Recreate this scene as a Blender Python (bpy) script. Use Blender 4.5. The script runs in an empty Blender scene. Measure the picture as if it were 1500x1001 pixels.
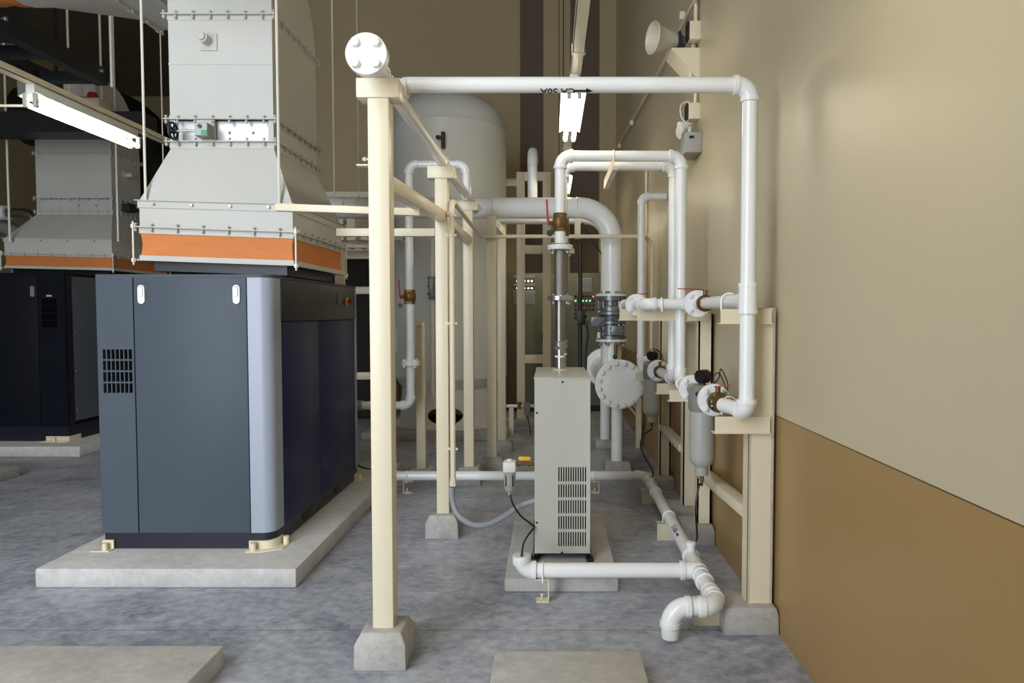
import bpy, bmesh, math, random
from mathutils import Vector, Matrix
random.seed(7)
SC = bpy.context.scene
COL = SC.collection
PI = math.pi
V = Vector
# ------------------------------------------------------------------ camera model (metres; Y is depth, Z up)
FPX, CX, CY, HC = 1000.0, 805.0, 500.5, 1.6
TH = math.atan((CY - 460.0) / FPX)
CT, ST = math.cos(TH), math.sin(TH)

def P(px, py, Y):
    """world point on the plane at depth Y that is seen at pixel (px, py)"""
    xc = (px - CX) / FPX; yc = (CY - py) / FPX
    k = Y / (CT + yc * ST)
    return V((xc * k, Y, HC + (-ST + yc * CT) * k))

def FL(px, py, z=0.0):
    """world point at height z that is seen at pixel (px, py)"""
    xc = (px - CX) / FPX; yc = (CY - py) / FPX
    k = (z - HC) / (-ST + yc * CT)
    return V((xc * k, (CT + yc * ST) * k, z))

# ------------------------------------------------------------------ materials
def lin(c):
    c = c / 255.0
    return c / 12.92 if c <= 0.04045 else ((c + 0.055) / 1.055) ** 2.4

def rgb(r, g, b):
    return (lin(r), lin(g), lin(b), 1.0)

def mat_base(name):
    m = bpy.data.materials.new(name); m.use_nodes = True
    nt = m.node_tree
    bs = next(n for n in nt.nodes if n.type == 'BSDF_PRINCIPLED')
    return m, nt, bs

def paint(name, col, rough=0.4, metal=0.0, var=0.06, scale=6.0, bump=0.0, bscale=80.0, coat=0.0, stretch=None, spec=0.5, rv=0.05):
    m, nt, bs = mat_base(name)
    N, L = nt.nodes, nt.links
    geo = N.new('ShaderNodeNewGeometry')
    src = geo.outputs['Position']
    if stretch:
        mp = N.new('ShaderNodeVectorMath'); mp.operation = 'MULTIPLY'
        mp.inputs[1].default_value = stretch
        L.new(src, mp.inputs[0]); src = mp.outputs[0]
    no = N.new('ShaderNodeTexNoise'); no.inputs['Scale'].default_value = scale; no.inputs['Detail'].default_value = 5
    L.new(src, no.inputs['Vector'])
    mx = N.new('ShaderNodeMix'); mx.data_type = 'RGBA'
    c = rgb(*col)
    mx.inputs[6].default_value = tuple(max(0, x * (1 - var)) for x in c[:3]) + (1,)
    mx.inputs[7].default_value = tuple(min(1, x * (1 + var)) for x in c[:3]) + (1,)
    L.new(no.outputs[0], mx.inputs[0])
    L.new(mx.outputs[2], bs.inputs['Base Color'])
    mr = N.new('ShaderNodeMapRange')
    mr.inputs['To Min'].default_value = max(0.02, rough - rv); mr.inputs['To Max'].default_value = min(1, rough + rv)
    L.new(no.outputs[0], mr.inputs['Value']); L.new(mr.outputs[0], bs.inputs['Roughness'])
    bs.inputs['Metallic'].default_value = metal
    bs.inputs['Specular IOR Level'].default_value = spec
    if coat: bs.inputs['Coat Weight'].default_value = coat
    if bump:
        n2 = N.new('ShaderNodeTexNoise'); n2.inputs['Scale'].default_value = bscale; n2.inputs['Detail'].default_value = 4
        L.new(src, n2.inputs['Vector'])
        bp = N.new('ShaderNodeBump'); bp.inputs['Strength'].default_value = bump; bp.inputs['Distance'].default_value = 0.004
        L.new(n2.outputs[0], bp.inputs['Height']); L.new(bp.outputs[0], bs.inputs['Normal'])
    return m

def emit(name, col, strength):
    m, nt, bs = mat_base(name)
    bs.inputs['Base Color'].default_value = rgb(*col)
    bs.inputs['Emission Color'].default_value = rgb(*col)
    bs.inputs['Emission Strength'].default_value = strength
    return m

def concrete(name, dark, light, rough=0.6, scale=1.2, joints=False, bump=0.25):
    m, nt, bs = mat_base(name)
    N, L = nt.nodes, nt.links
    geo = N.new('ShaderNodeNewGeometry')
    def noise(sc, det, vec, dist=0.0):
        n = N.new('ShaderNodeTexNoise'); n.inputs['Scale'].default_value = sc; n.inputs['Detail'].default_value = det
        n.inputs['Distortion'].default_value = dist; n.inputs['Roughness'].default_value = 0.62
        L.new(vec, n.inputs['Vector']); return n
    st = N.new('ShaderNodeVectorMath'); st.operation = 'MULTIPLY'; st.inputs[1].default_value = (1.0, 1.25, 1.0)
    L.new(geo.outputs['Position'], st.inputs[0])
    n1 = noise(scale, 9, st.outputs[0], 0.9); n2 = noise(scale * 9, 8, st.outputs[0], 0.4); n3 = noise(150, 3, geo.outputs['Position'])
    a = N.new('ShaderNodeMath'); a.operation = 'MULTIPLY'; a.inputs[1].default_value = 0.44; L.new(n1.outputs[0], a.inputs[0])
    b = N.new('ShaderNodeMath'); b.operation = 'MULTIPLY_ADD'; b.inputs[1].default_value = 0.46; L.new(n2.outputs[0], b.inputs[0]); L.new(a.outputs[0], b.inputs[2])
    c = N.new('ShaderNodeMath'); c.operation = 'MULTIPLY_ADD'; c.inputs[1].default_value = 0.10; L.new(n3.outputs[0], c.inputs[0]); L.new(b.outputs[0], c.inputs[2])
    cr = N.new('ShaderNodeValToRGB')
    cr.color_ramp.elements[0].position = 0.34; cr.color_ramp.elements[0].color = rgb(*dark)
    cr.color_ramp.elements[1].position = 0.68; cr.color_ramp.elements[1].color = rgb(*light)
    L.new(c.outputs[0], cr.inputs[0])
    out = cr.outputs[0]
    if joints:
        sep = N.new('ShaderNodeSeparateXYZ'); L.new(geo.outputs['Position'], sep.inputs[0])
        # saw-cut control joints every 3 m
        off = N.new('ShaderNodeMath'); off.operation = 'ADD'; off.inputs[1].default_value = 300.0 - joints
        L.new(sep.outputs[1], off.inputs[0])
        md = N.new('ShaderNodeMath'); md.operation = 'MODULO'; md.inputs[1].default_value = 3.0
        L.new(off.outputs[0], md.inputs[0])
        lt = N.new('ShaderNodeMath'); lt.operation = 'LESS_THAN'; lt.inputs[1].default_value = 0.006
        L.new(md.outputs[0], lt.inputs[0])
        f = N.new('ShaderNodeMath'); f.operation = 'MULTIPLY'; f.inputs[1].default_value = 0.55; L.new(lt.outputs[0], f.inputs[0])
        mx = N.new('ShaderNodeMix'); mx.data_type = 'RGBA'; mx.inputs[7].default_value = rgb(60, 60, 60)
        L.new(f.outputs[0], mx.inputs[0]); L.new(out, mx.inputs[6]); out = mx.outputs[2]
    L.new(out, bs.inputs['Base Color'])
    mr = N.new('ShaderNodeMapRange'); mr.inputs['To Min'].default_value = rough - 0.12; mr.inputs['To Max'].default_value = rough + 0.15
    L.new(n2.outputs[0], mr.inputs['Value']); L.new(mr.outputs[0], bs.inputs['Roughness'])
    bp = N.new('ShaderNodeBump'); bp.inputs['Strength'].default_value = bump; bp.inputs['Distance'].default_value = 0.006
    L.new(c.outputs[0], bp.inputs['Height']); L.new(bp.outputs[0], bs.inputs['Normal'])
    return m

def wall_paint(name, upper, lower, zsplit):
    """two-tone wall: cream above, brown dado below with a thin dark line where they meet"""
    m, nt, bs = mat_base(name)
    N, L = nt.nodes, nt.links
    geo = N.new('ShaderNodeNewGeometry')
    sep = N.new('ShaderNodeSeparateXYZ'); L.new(geo.outputs['Position'], sep.inputs[0])
    no = N.new('ShaderNodeTexNoise'); no.inputs['Scale'].default_value = 1.3; no.inputs['Detail'].default_value = 6
    L.new(geo.outputs['Position'], no.inputs['Vector'])
    gt = N.new('ShaderNodeMath'); gt.operation = 'GREATER_THAN'; gt.inputs[1].default_value = zsplit
    L.new(sep.outputs[2], gt.inputs[0])
    mx = N.new('ShaderNodeMix'); mx.data_type = 'RGBA'
    mx.inputs[6].default_value = rgb(*lower); mx.inputs[7].default_value = rgb(*upper)
    L.new(gt.outputs[0], mx.inputs[0])
    d = N.new('ShaderNodeMath'); d.operation = 'SUBTRACT'; d.inputs[1].default_value = zsplit; L.new(sep.outputs[2], d.inputs[0])
    ab = N.new('ShaderNodeMath'); ab.operation = 'ABSOLUTE'; L.new(d.outputs[0], ab.inputs[0])
    lt = N.new('ShaderNodeMath'); lt.operation = 'LESS_THAN'; lt.inputs[1].default_value = 0.0025; L.new(ab.outputs[0], lt.inputs[0])
    m2 = N.new('ShaderNodeMix'); m2.data_type = 'RGBA'; m2.inputs[7].default_value = rgb(86, 70, 46)
    L.new(lt.outputs[0], m2.inputs[0]); L.new(mx.outputs[2], m2.inputs[6])
    br = N.new('ShaderNodeMapRange'); br.inputs['To Min'].default_value = 0.93; br.inputs['To Max'].default_value = 1.06
    L.new(no.outputs[0], br.inputs['Value'])
    mm = N.new('ShaderNodeVectorMath'); mm.operation = 'SCALE'; L.new(m2.outputs[2], mm.inputs[0]); L.new(br.outputs[0], mm.inputs['Scale'])
    L.new(mm.outputs[0], bs.inputs['Base Color'])
    bs.inputs['Roughness'].default_value = 0.38
    n2 = N.new('ShaderNodeTexNoise'); n2.inputs['Scale'].default_value = 9; n2.inputs['Detail'].default_value = 3
    sv = N.new('ShaderNodeVectorMath'); sv.operation = 'MULTIPLY'; sv.inputs[1].default_value = (1, 1, 0.12)
    L.new(geo.outputs['Position'], sv.inputs[0]); L.new(sv.outputs[0], n2.inputs['Vector'])
    bp = N.new('ShaderNodeBump'); bp.inputs['Strength'].default_value = 0.06; bp.inputs['Distance'].default_value = 0.01
    L.new(n2.outputs[0], bp.inputs['Height']); L.new(bp.outputs[0], bs.inputs['Normal'])
    return m

M = {}
def setup_materials():
    M['cream'] = paint('cream_paint', (226, 214, 186), 0.33, bump=0.03, bscale=60, var=0.02, rv=.02, scale=2)
    M['white'] = paint('white_gloss_paint', (240, 240, 238), 0.22, var=0.015, scale=1.5, rv=.01)
    M['duct'] = paint('duct_white_paint', (194, 192, 184), 0.42, spec=.22, var=0.05, scale=3, bump=0.06, bscale=9)
    M['damper'] = paint('galvanised_sheet', (204, 204, 202), 0.32, metal=0.2, var=0.1, scale=5, bump=0.08, bscale=12)
    M['orange'] = paint('orange_canvas', (206, 124, 64), 0.75, var=0.12, scale=9, bump=0.15, bscale=30, stretch=(1, 1, 4))
    M['slate'] = paint('slate_grey_enamel', (76, 84, 93), 0.42, spec=.16, var=0.04, scale=2, bump=0.02, bscale=14)
    M['navy'] = paint('navy_enamel', (22, 26, 74), 0.34, spec=.25, var=0.05, scale=2)
    M['silver'] = paint('silver_blue_enamel', (158, 164, 178), 0.34, var=0.03)
    M['base_navy'] = paint('dark_navy_base', (26, 28, 42), 0.35, var=0.08)
    M['black'] = paint('black_plastic', (18, 18, 18), 0.42, var=0.15)
    M['panel_black'] = paint('black_panel', (24, 24, 22), 0.35, var=0.1)
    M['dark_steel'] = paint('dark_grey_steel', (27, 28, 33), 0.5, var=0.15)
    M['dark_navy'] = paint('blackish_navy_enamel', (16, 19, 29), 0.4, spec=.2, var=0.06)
    M['mid_grey'] = paint('grey_panel_enamel', (78, 84, 90), 0.35, var=0.05)
    M['dryer'] = paint('grey_cabinet_enamel', (196, 194, 184), 0.36, var=0.02, scale=3)
    M['cabinet'] = paint('grey_green_cabinet', (124, 124, 106), 0.4, var=0.04, scale=2)
    M['filter'] = paint('grey_filter_enamel', (168, 168, 160), 0.35, var=0.04)
    M['filter_dark'] = paint('dark_grey_casting', (128, 128, 124), 0.42, var=0.08)
    M['chrome'] = paint('zinc_plated_steel', (190, 190, 188), 0.25, metal=0.9, var=0.1, scale=20)
    M['casting'] = paint('grey_cast_iron', (128, 132, 136), 0.35, metal=0.6, var=0.25, scale=30, bump=0.2)
    M['steel'] = paint('stainless_steel', (150, 145, 138), 0.36, metal=1.0, var=0.08, scale=10, stretch=(1, 1, 0.1))
    M['braid'] = paint('braided_steel', (150, 146, 140), 0.36, metal=1.0, var=0.4, scale=160, bump=0.8, bscale=260)
    M['brass'] = paint('brass', (118, 90, 50), 0.4, metal=0.5, var=0.2, scale=30)
    M['red'] = paint('red_plastic', (170, 44, 34), 0.4, var=0.08)
    M['lever'] = paint('orange_red_lever', (206, 74, 48), 0.4, var=0.08)
    M['yellow'] = paint('yellow_plastic', (240, 190, 24), 0.35, var=0.05)
    M['green'] = paint('green_tag', (18, 62, 42), 0.35, var=0.1)
    M['hose'] = paint('grey_flexible_conduit', (150, 152, 156), 0.4, var=0.06)
    M['rod'] = paint('painted_rod', (224, 220, 204), 0.35, var=0.05)
    M['brown'] = paint('brown_pilaster_paint', (112, 96, 78), 0.6, var=0.06, scale=2)
    M['tank'] = paint('tank_white_paint', (232, 232, 224), 0.3, var=0.03, scale=2)
    M['paper'] = paint('light_grey_label', (176, 178, 176), 0.5, var=0.1, scale=60)
    M['void'] = paint('unlit_black', (4, 4, 4), 0.9, var=0.05, spec=.05)  # near-black that stands for the shade inside the vent grilles
    M['dark_panel'] = paint('dark_brown_grey_panel', (50, 45, 42), 0.75, spec=.1, var=0.1)
    M['ink'] = paint('black_ink', (10, 10, 10), 0.5, var=0.05)
    M['lamp_box'] = paint('ivory_plastic', (214, 206, 184), 0.4, var=0.04)
    M['fixture'] = paint('lamp_housing_white', (236, 236, 230), 0.25, var=0.02)
    M['tube'] = emit('fluorescent_tube', (255, 246, 224), TUBE)
    M['led_white'] = emit('lit_pilot_lamp', (255, 236, 205), 5)
    M['led_green'] = emit('lit_green_pilot', (120, 255, 150), 4)
    M['led_red'] = emit('lit_red_pilot', (255, 90, 80), 4)
    M['pilot_off'] = paint('dark_red_pilot', (92, 40, 34), 0.3)
    M['concrete'] = concrete('bare_concrete', (174, 171, 167), (216, 213, 209), 0.75, 2.0)
    M['block'] = concrete('footing_concrete', (146, 143, 138), (192, 188, 181), 0.8, 3.0)
    M['floor'] = concrete('polished_concrete_floor', (100, 106, 121), (206, 208, 215), 0.42, 1.7, joints=JOINT, bump=0.12)
    M['wall'] = wall_paint('two_tone_wall', (193, 181, 152), (158, 128, 80), 1.086)
    M['wall_plain'] = paint('wall_cream_back', (190, 172, 134), 0.55, var=0.05, scale=1)
    M['ceiling'] = paint('ceiling_paint', (120, 110, 96), 0.8, var=0.08, scale=1)

# ------------------------------------------------------------------ objects
def link(o, parent=None):
    COL.objects.link(o)
    if parent is not None: o.parent = parent
    return o

def root_of(o):
    while o.parent is not None: o = o.parent
    return o

def thing(name, label, cat, loc=(0, 0, 0), group=None):
    o = bpy.data.objects.new(name, None)
    o.empty_display_size = 0.1
    o.location = loc
    COL.objects.link(o)
    o['label'] = label; o['category'] = cat
    if group: o['group'] = group
    return o

def tag(o, label, cat, group=None):
    o['label'] = label; o['category'] = cat
    if group: o['group'] = group
    return o

def struct(o):
    o['kind'] = 'structure'
    return o

def frame_of(d):
    d = V(d).normalized()
    return d.to_track_quat('Z', 'Y').to_matrix()

class MB:
    def __init__(s): s.bm = bmesh.new()

    def box(s, x0, x1, y0, y1, z0, z1, bev=0.0, seg=2):
        bm = s.bm
        mtx = Matrix.Translation(((x0 + x1) / 2, (y0 + y1) / 2, (z0 + z1) / 2)) @ Matrix.Diagonal((abs(x1 - x0), abs(y1 - y0), abs(z1 - z0), 1))
        r = bmesh.ops.create_cube(bm, size=1.0, matrix=mtx)
        if bev > 0:
            es = list({e for v in r['verts'] for e in v.link_edges})
            bmesh.ops.bevel(bm, geom=es, offset=bev, segments=seg, affect='EDGES', profile=0.5, clamp_overlap=True)
        return s

    def bar(s, p0, p1, w, h, bev=0.0):
        """rectangular bar from p0 to p1, w across, h up"""
        p0, p1 = V(p0), V(p1); d = p1 - p0; L = d.length; d.normalize()
        up = V((0, 0, 1)) if abs(d.z) < 0.95 else V((0, 1, 0))
        sx = d.cross(up).normalized(); sy = sx.cross(d).normalized()
        m = Matrix((sx * w, d * L, sy * h)).transposed().to_4x4(); m.translation = (p0 + p1) / 2
        r = bmesh.ops.create_cube(s.bm, size=1.0, matrix=m)
        if bev > 0:
            es = list({e for v in r['verts'] for e in v.link_edges})
            bmesh.ops.bevel(s.bm, geom=es, offset=bev, segments=2, affect='EDGES', profile=0.5, clamp_overlap=True)
        return s

    def lathe(s, prof, c, axis=(0, 0, 1), seg=28, closed=False):
        """revolve [(radius, height)] round axis through c"""
        R = frame_of(axis); c = V(c); bm = s.bm
        rings = []
        for r, h in prof:
            if r < 1e-6:
                rings.append([bm.verts.new(c + R @ V((0, 0, h)))])
            else:
                rings.append([bm.verts.new(c + R @ V((r * math.cos(2 * PI * i / seg), r * math.sin(2 * PI * i / seg), h))) for i in range(seg)])
        pairs = list(zip(rings[:-1], rings[1:]))
        if closed: pairs.append((rings[-1], rings[0]))
        for a, b in pairs:
            for i in range(seg):
                j = (i + 1) % seg
                if len(a) == 1 and len(b) == 1: continue
                if len(a) == 1: bm.faces.new((a[0], b[j], b[i]))
                elif len(b) == 1: bm.faces.new((a[i], a[j], b[0]))
                else: bm.faces.new((a[i], a[j], b[j], b[i]))
        return s

    def cyl(s, p0, p1, r, r1=None, seg=24):
        p0, p1 = V(p0), V(p1); L = (p1 - p0).length
        r1 = r if r1 is None else r1
        return s.lathe([(0, 0), (r, 0), (r1, L), (0, L)], p0, p1 - p0, seg)

    def ring(s, c, axis, ro, ri, t, seg=28):
        """flat washer of thickness t centred on c"""
        return s.lathe([(ri, -t / 2), (ro, -t / 2), (ro, t / 2), (ri, t / 2)], c, axis, seg, closed=True)

    def tube(s, pts, r, seg=16, cap=True, loop=False):
        pts = [V(p) for p in pts]; bm = s.bm; n = len(pts)
        tg = []
        for i in range(n):
            if loop: t = pts[(i + 1) % n] - pts[i - 1]
            elif i == 0: t = pts[1] - pts[0]
            elif i == n - 1: t = pts[-1] - pts[-2]
            else: t = (pts[i + 1] - pts[i]).normalized() + (pts[i] - pts[i - 1]).normalized()
            tg.append(t.normalized())
        up = V((0, 0, 1)) if abs(tg[0].z) < 0.9 else V((1, 0, 0))
        nx = tg[0].cross(up).normalized(); rings = []
        for i in range(n):
            nx = (nx - tg[i] * nx.dot(tg[i])).normalized(); ny = tg[i].cross(nx)
            rr = r[i] if isinstance(r, (list, tuple)) else r
            rings.append([bm.verts.new(pts[i] + (nx * math.cos(2 * PI * k / seg) + ny * math.sin(2 * PI * k / seg)) * rr) for k in range(seg)])
        m = n if loop else n - 1
        for i in range(m):
            a, b = rings[i], rings[(i + 1) % n]
            for k in range(seg):
                j = (k + 1) % seg
                bm.faces.new((a[k], a[j], b[j], b[k]))
        if cap and not loop:
            bm.faces.new(rings[0][::-1]); bm.faces.new(rings[-1])
        return s

    def prism(s, poly, ext):
        """polygon (3D points) extruded by vector ext"""
        bm = s.bm; ext = V(ext)
        a = [bm.verts.new(V(p)) for p in poly]; b = [bm.verts.new(V(p) + ext) for p in poly]
        bm.faces.new(a[::-1]); bm.faces.new(b)
        for i in range(len(a)):
            j = (i + 1) % len(a); bm.faces.new((a[i], a[j], b[j], b[i]))
        return s

    def loft(s, loops, cap=True):
        """connect equal-length closed loops of points"""
        bm = s.bm
        rs = [[bm.verts.new(V(p)) for p in lp] for lp in loops]
        for a, b in zip(rs[:-1], rs[1:]):
            for i in range(len(a)):
                j = (i + 1) % len(a); bm.faces.new((a[i], a[j], b[j], b[i]))
        if cap:
            bm.faces.new(rs[0][::-1]); bm.faces.new(rs[-1])
        return s

    def sphere(s, c, r, sc=(1, 1, 1)):
        m = Matrix.Translation(V(c)) @ Matrix.Diagonal((sc[0], sc[1], sc[2], 1))
        bmesh.ops.create_uvsphere(s.bm, u_segments=20, v_segments=12, radius=r, matrix=m)
        return s

    def warp(s, f):
        for v in s.bm.verts: v.co = f(v.co)
        return s

    def build(s, name, mat, parent=None, angle=38, loc=None):
        bm = s.bm
        bmesh.ops.recalc_face_normals(bm, faces=bm.faces[:])
        base = V((0, 0, 0))
        if parent is not None: base = V(root_of(parent).location)
        elif loc is not None: base = V(loc)
        if base.length > 0:
            for v in bm.verts: v.co -= base
        me = bpy.data.meshes.new(name); bm.to_mesh(me); bm.free()
        me.materials.append(mat)
        for p in me.polygons: p.use_smooth = True
        me.set_sharp_from_angle(angle=math.radians(angle))
        o = bpy.data.objects.new(name, me)
        if parent is None and loc is not None: o.location = loc
        return link(o, parent)

def dup(root, loc, label=None, group=None):
    r = root.copy(); COL.objects.link(r); r.location = loc
    if label: r['label'] = label
    if group: r['group'] = group
    for ch in list(root.children):
        c = ch.copy(); COL.objects.link(c); c.parent = r
        for g in list(ch.children):
            d = g.copy(); COL.objects.link(d); d.parent = c
    return r

_bolt = {}
def bolt_mesh(r, L, mat):
    key = (round(r, 4), round(L, 4), mat.name)
    if key not in _bolt:
        m = MB()
        h = r * 1.1
        m.lathe([(0, L / 2 + h), (r * 1.0, L / 2 + h), (r * 1.15, L / 2 + h * .75), (r * 1.15, L / 2)], (0, 0, 0), (0, 0, 1), 6)
        m.lathe([(0, -L / 2 - h), (r * 1.15, -L / 2 - h), (r * 1.15, -L / 2)], (0, 0, 0), (0, 0, 1), 6)
        m.cyl((0, 0, -L / 2 - h * 1.6), (0, 0, L / 2 + h * .3), r * 0.6, seg=8)
        bmesh.ops.recalc_face_normals(m.bm, faces=m.bm.faces[:])
        me = bpy.data.meshes.new('bolt'); m.bm.to_mesh(me); m.bm.free(); me.materials.append(mat)
        _bolt[key] = me
    return _bolt[key]

def bolt(parent, c, axis, r, L, mat):
    o = bpy.data.objects.new('bolt', bolt_mesh(r, L, mat))
    o.location = V(c) - V(root_of(parent).location)
    o.rotation_mode = 'QUATERNION'; o.rotation_quaternion = V(axis).to_track_quat('Z', 'Y')
    return link(o, parent)

def flange(parent, c, axis, ro, ri, t, nb, mat, bmat=None, pair=True, br=None, name='flange'):
    """bolted flange pair (ring plates) with bolts as children; c is the joint plane"""
    c = V(c); ax = V(axis).normalized()
    m = MB()
    g = 0.002
    if pair:
        m.lathe([(ri, -t), (ro - .003, -t), (ro, -t + .003), (ro, -g), (ro * .96, -g), (ro * .96, g), (ro, g), (ro, t - .003), (ro - .003, t), (ri, t)], c, ax, 40, closed=True)
    else:
        m.lathe([(ri, -t / 2), (ro, -t / 2), (ro, t / 2), (ri, t / 2)], c, ax, 40, closed=True)
    f = m.build(name, mat, parent)
    R = frame_of(ax); br = br or ro * 0.77
    for k in range(nb):
        a = 2 * PI * (k + .5) / nb
        bolt(f, c + R @ V((br * math.cos(a), br * math.sin(a), 0)), ax, ro * 0.145 if nb <= 8 else ro * .07, 2 * t if pair else t, bmat or mat)
    return f

def arc_pts(p, d0, d1, R, n=8):
    """fillet of radius R at corner p between incoming direction d0 and outgoing d1"""
    d0, d1 = V(d0).normalized(), V(d1).normalized()
    ang = d0.angle(d1); tl = R * math.tan(ang / 2)
    a = V(p) - d0 * tl
    nrm = (d1 - d0 * d1.dot(d0)).normalized(); c = a + nrm * R
    out = []
    for i in range(n + 1):
        t = ang * i / n
        out.append(c - nrm * R * math.cos(t) + d0 * R * math.sin(t))
    return out, tl

def fillet(pts, R, n=8):
    pts = [V(p) for p in pts]; out = [pts[0]]
    for i in range(1, len(pts) - 1):
        a, _ = arc_pts(pts[i], pts[i] - pts[i - 1], pts[i + 1] - pts[i], R, n); out += a
    out.append(pts[-1]); return out

def curve(pts, n=8):
    """smooth Catmull-Rom through points"""
    pts = [V(p) for p in pts]; q = [pts[0] * 2 - pts[1]] + pts + [pts[-1] * 2 - pts[-2]]; out = []
    for i in range(1, len(q) - 2):
        a, b, c, d = q[i - 1], q[i], q[i + 1], q[i + 2]
        for k in range(n):
            t = k / n
            out.append(0.5 * ((2 * b) + (c - a) * t + (2 * a - 5 * b + 4 * c - d) * t * t + (3 * b - a - 3 * c + d) * t ** 3))
    out.append(pts[-1]); return out

def pipe_run(parent, pts, r, mat, er=None, fat=1.13, collars=True, seg=24):
    """straight 'pipe' parts with thicker socket 'elbow' fittings at the corners"""
    pts = [V(p) for p in pts]; er = er or r * 2.0
    cut0 = {0: 0.0}; cut1 = {}
    for i in range(1, len(pts) - 1):
        d0, d1 = pts[i] - pts[i - 1], pts[i + 1] - pts[i]
        arc, tl = arc_pts(pts[i], d0, d1, er, 10)
        m = MB(); m.tube(arc, r * fat, seg)
        if collars:
            for q, d in ((arc[0], d0), (arc[-1], d1)):
                d = d.normalized()
                m.lathe([(r, -r * .28), (r * (fat + .12), -r * .28), (r * (fat + .12), r * .28), (r, r * .28)], q, d, seg)
        m.build('elbow', mat, parent)
        cut1[i] = tl; cut0[i] = tl
    for i in range(len(pts) - 1):
        d = (pts[i + 1] - pts[i]).normalized()
        a = pts[i] + d * cut0.get(i, 0); b = pts[i + 1] - d * cut1.get(i + 1, 0)
        if (b - a).length > 1e-3:
            MB().cyl(a, b, r, seg=seg).build('pipe', mat, parent)

def collar(parent, c, axis, r, L, mat, name='collar'):
    return MB().lathe([(r * .8, -L / 2), (r, -L / 2), (r, L / 2), (r * .8, L / 2)], c, axis, 28, closed=True).build(name, mat, parent)

def ubolt(parent, c, axis, r, drop, mat, t=0.005, name='u_bolt'):
    """U-bolt over a pipe running along axis, legs going down"""
    c = V(c); ax = V(axis).normalized(); sx = ax.cross(V((0, 0, 1))).normalized()
    rr = r + t
    pts = [c - sx * rr - V((0, 0, drop))]
    for i in range(13):
        a = PI - PI * i / 12
        pts.append(c + sx * rr * math.cos(a) + V((0, 0, rr * math.sin(a))))
    pts.append(c + sx * rr - V((0, 0, drop)))
    return MB().tube(pts, t, 8).build(name, mat, parent)

def text_mesh(s, size):
    cu = bpy.data.curves.new('lettering', 'FONT'); cu.body = s; cu.size = size; cu.align_x = 'CENTER'; cu.align_y = 'CENTER'
    cu.offset = size * 0.018
    o = bpy.data.objects.new('lettering', cu); COL.objects.link(o)
    dg = bpy.context.evaluated_depsgraph_get(); dg.update()
    me = bpy.data.meshes.new_from_object(o.evaluated_get(dg))
    bpy.data.objects.remove(o); bpy.data.curves.remove(cu)
    return me

def pipe_text(parent, s, size, c, along, out, r, mat, arrow=0):
    """lettering wrapped on a pipe: along = reading direction, out = outward direction at the text centre"""
    me = text_mesh(s, size); bm = bmesh.new(); bm.from_mesh(me); bpy.data.meshes.remove(me)
    xs = [v.co.x for v in bm.verts]; x0, x1 = min(xs), max(xs)
    if arrow:
        h = size * .36
        ax = x1 + size * .3 if arrow > 0 else x0 - size * .3
        sgn = 1 if arrow > 0 else -1
        pts = [(ax, -h * .28), (ax + sgn * size * .8, -h * .28), (ax + sgn * size * .8, -h * .8), (ax + sgn * size * 1.35, 0), (ax + sgn * size * .8, h * .8), (ax + sgn * size * .8, h * .28), (ax, h * .28)]
        bm.faces.new([bm.verts.new((x, y, 0)) for x, y in pts])
    ys = [v.co.y for v in bm.verts]
    y = min(ys)
    while y < max(ys):
        bmesh.ops.bisect_plane(bm, geom=bm.verts[:] + bm.edges[:] + bm.faces[:], plane_co=(0, y, 0), plane_no=(0, 1, 0)); y += size * .08
    al, ou = V(along).normalized(), V(out).normalized(); up = ou.cross(al).normalized()
    R = r + 0.0008
    for v in bm.verts:
        a = v.co.y / R
        v.co = V(c) + al * v.co.x + (ou * math.cos(a) + up * math.sin(a)) * R
    m = MB(); m.bm.free(); m.bm = bm
    return m.build('lettering', mat, parent)

def ball_valve(parent, c, axis, up, L, r, body, lev, lever_dir, lever_len=0.14, tagc=None, name='valve'):
    """hex-ended ball valve with stem and lever; the lever is a sub-part"""
    c = V(c); ax = V(axis).normalized(); u = V(up).normalized()
    m = MB()
    m.lathe([(0, -L / 2), (r * 1.0, -L / 2), (r * 1.0, -L * .3)], c, ax, 6)
    m.lathe([(0, L / 2), (r * 1.0, L / 2), (r * 1.0, L * .3)], c, ax, 6)
    m.lathe([(r * .9, -L * .33), (r * 1.12, -L * .2), (r * 1.15, 0), (r * 1.12, L * .2), (r * .9, L * .33)], c, ax, 24)
    m.cyl(c + u * r * .8, c + u * r * 1.75, r * .3, seg=12)
    v = m.build(name, body, parent)
    ld = V(lever_dir).normalized()
    t = c + u * r * 1.7
    l = MB().bar(t - ld * r * .4, t + ld * r * .7 + u * r * .15, .018, .006, .001)
    l.bar(t + ld * r * .6 + u * r * .15, t + ld * lever_len + u * r * .3, .014, .007, .002)
    l.build('lever', lev, v)
    if tagc is not None:
        d = V((0, -1, 0))
        tg = MB().lathe([(0, -.002), (.022, -.002), (.022, .002), (0, .002)], tagc, d, 18).build('tag', M['green'], v)
    return v

def slab(name, label, cat, x0, x1, y0, y1, z0, z1, mat, bev=0.012, group=None):
    o = MB().box(x0, x1, y0, y1, z0, z1, bev).build(name, mat, None, loc=((x0 + x1) / 2, (y0 + y1) / 2, z0))
    return tag(o, label, cat, group)
SKY = 8.0
EXPO = 0.0
TUBE = 20.0
JOINT = FL(640, 924).y
setup_materials()
CR, WH = M['cream'], M['white']
XW = 1.145          # face of the right wall
YB = 12.2           # face of the back wall
ZC = 8.2
XL = -13.0
XS, YB2 = -4.3, 21.0   # left of XS the hall is made deeper so its rear stays dark
YF = -1.2           # wall behind the camera, with the open loading door

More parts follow.
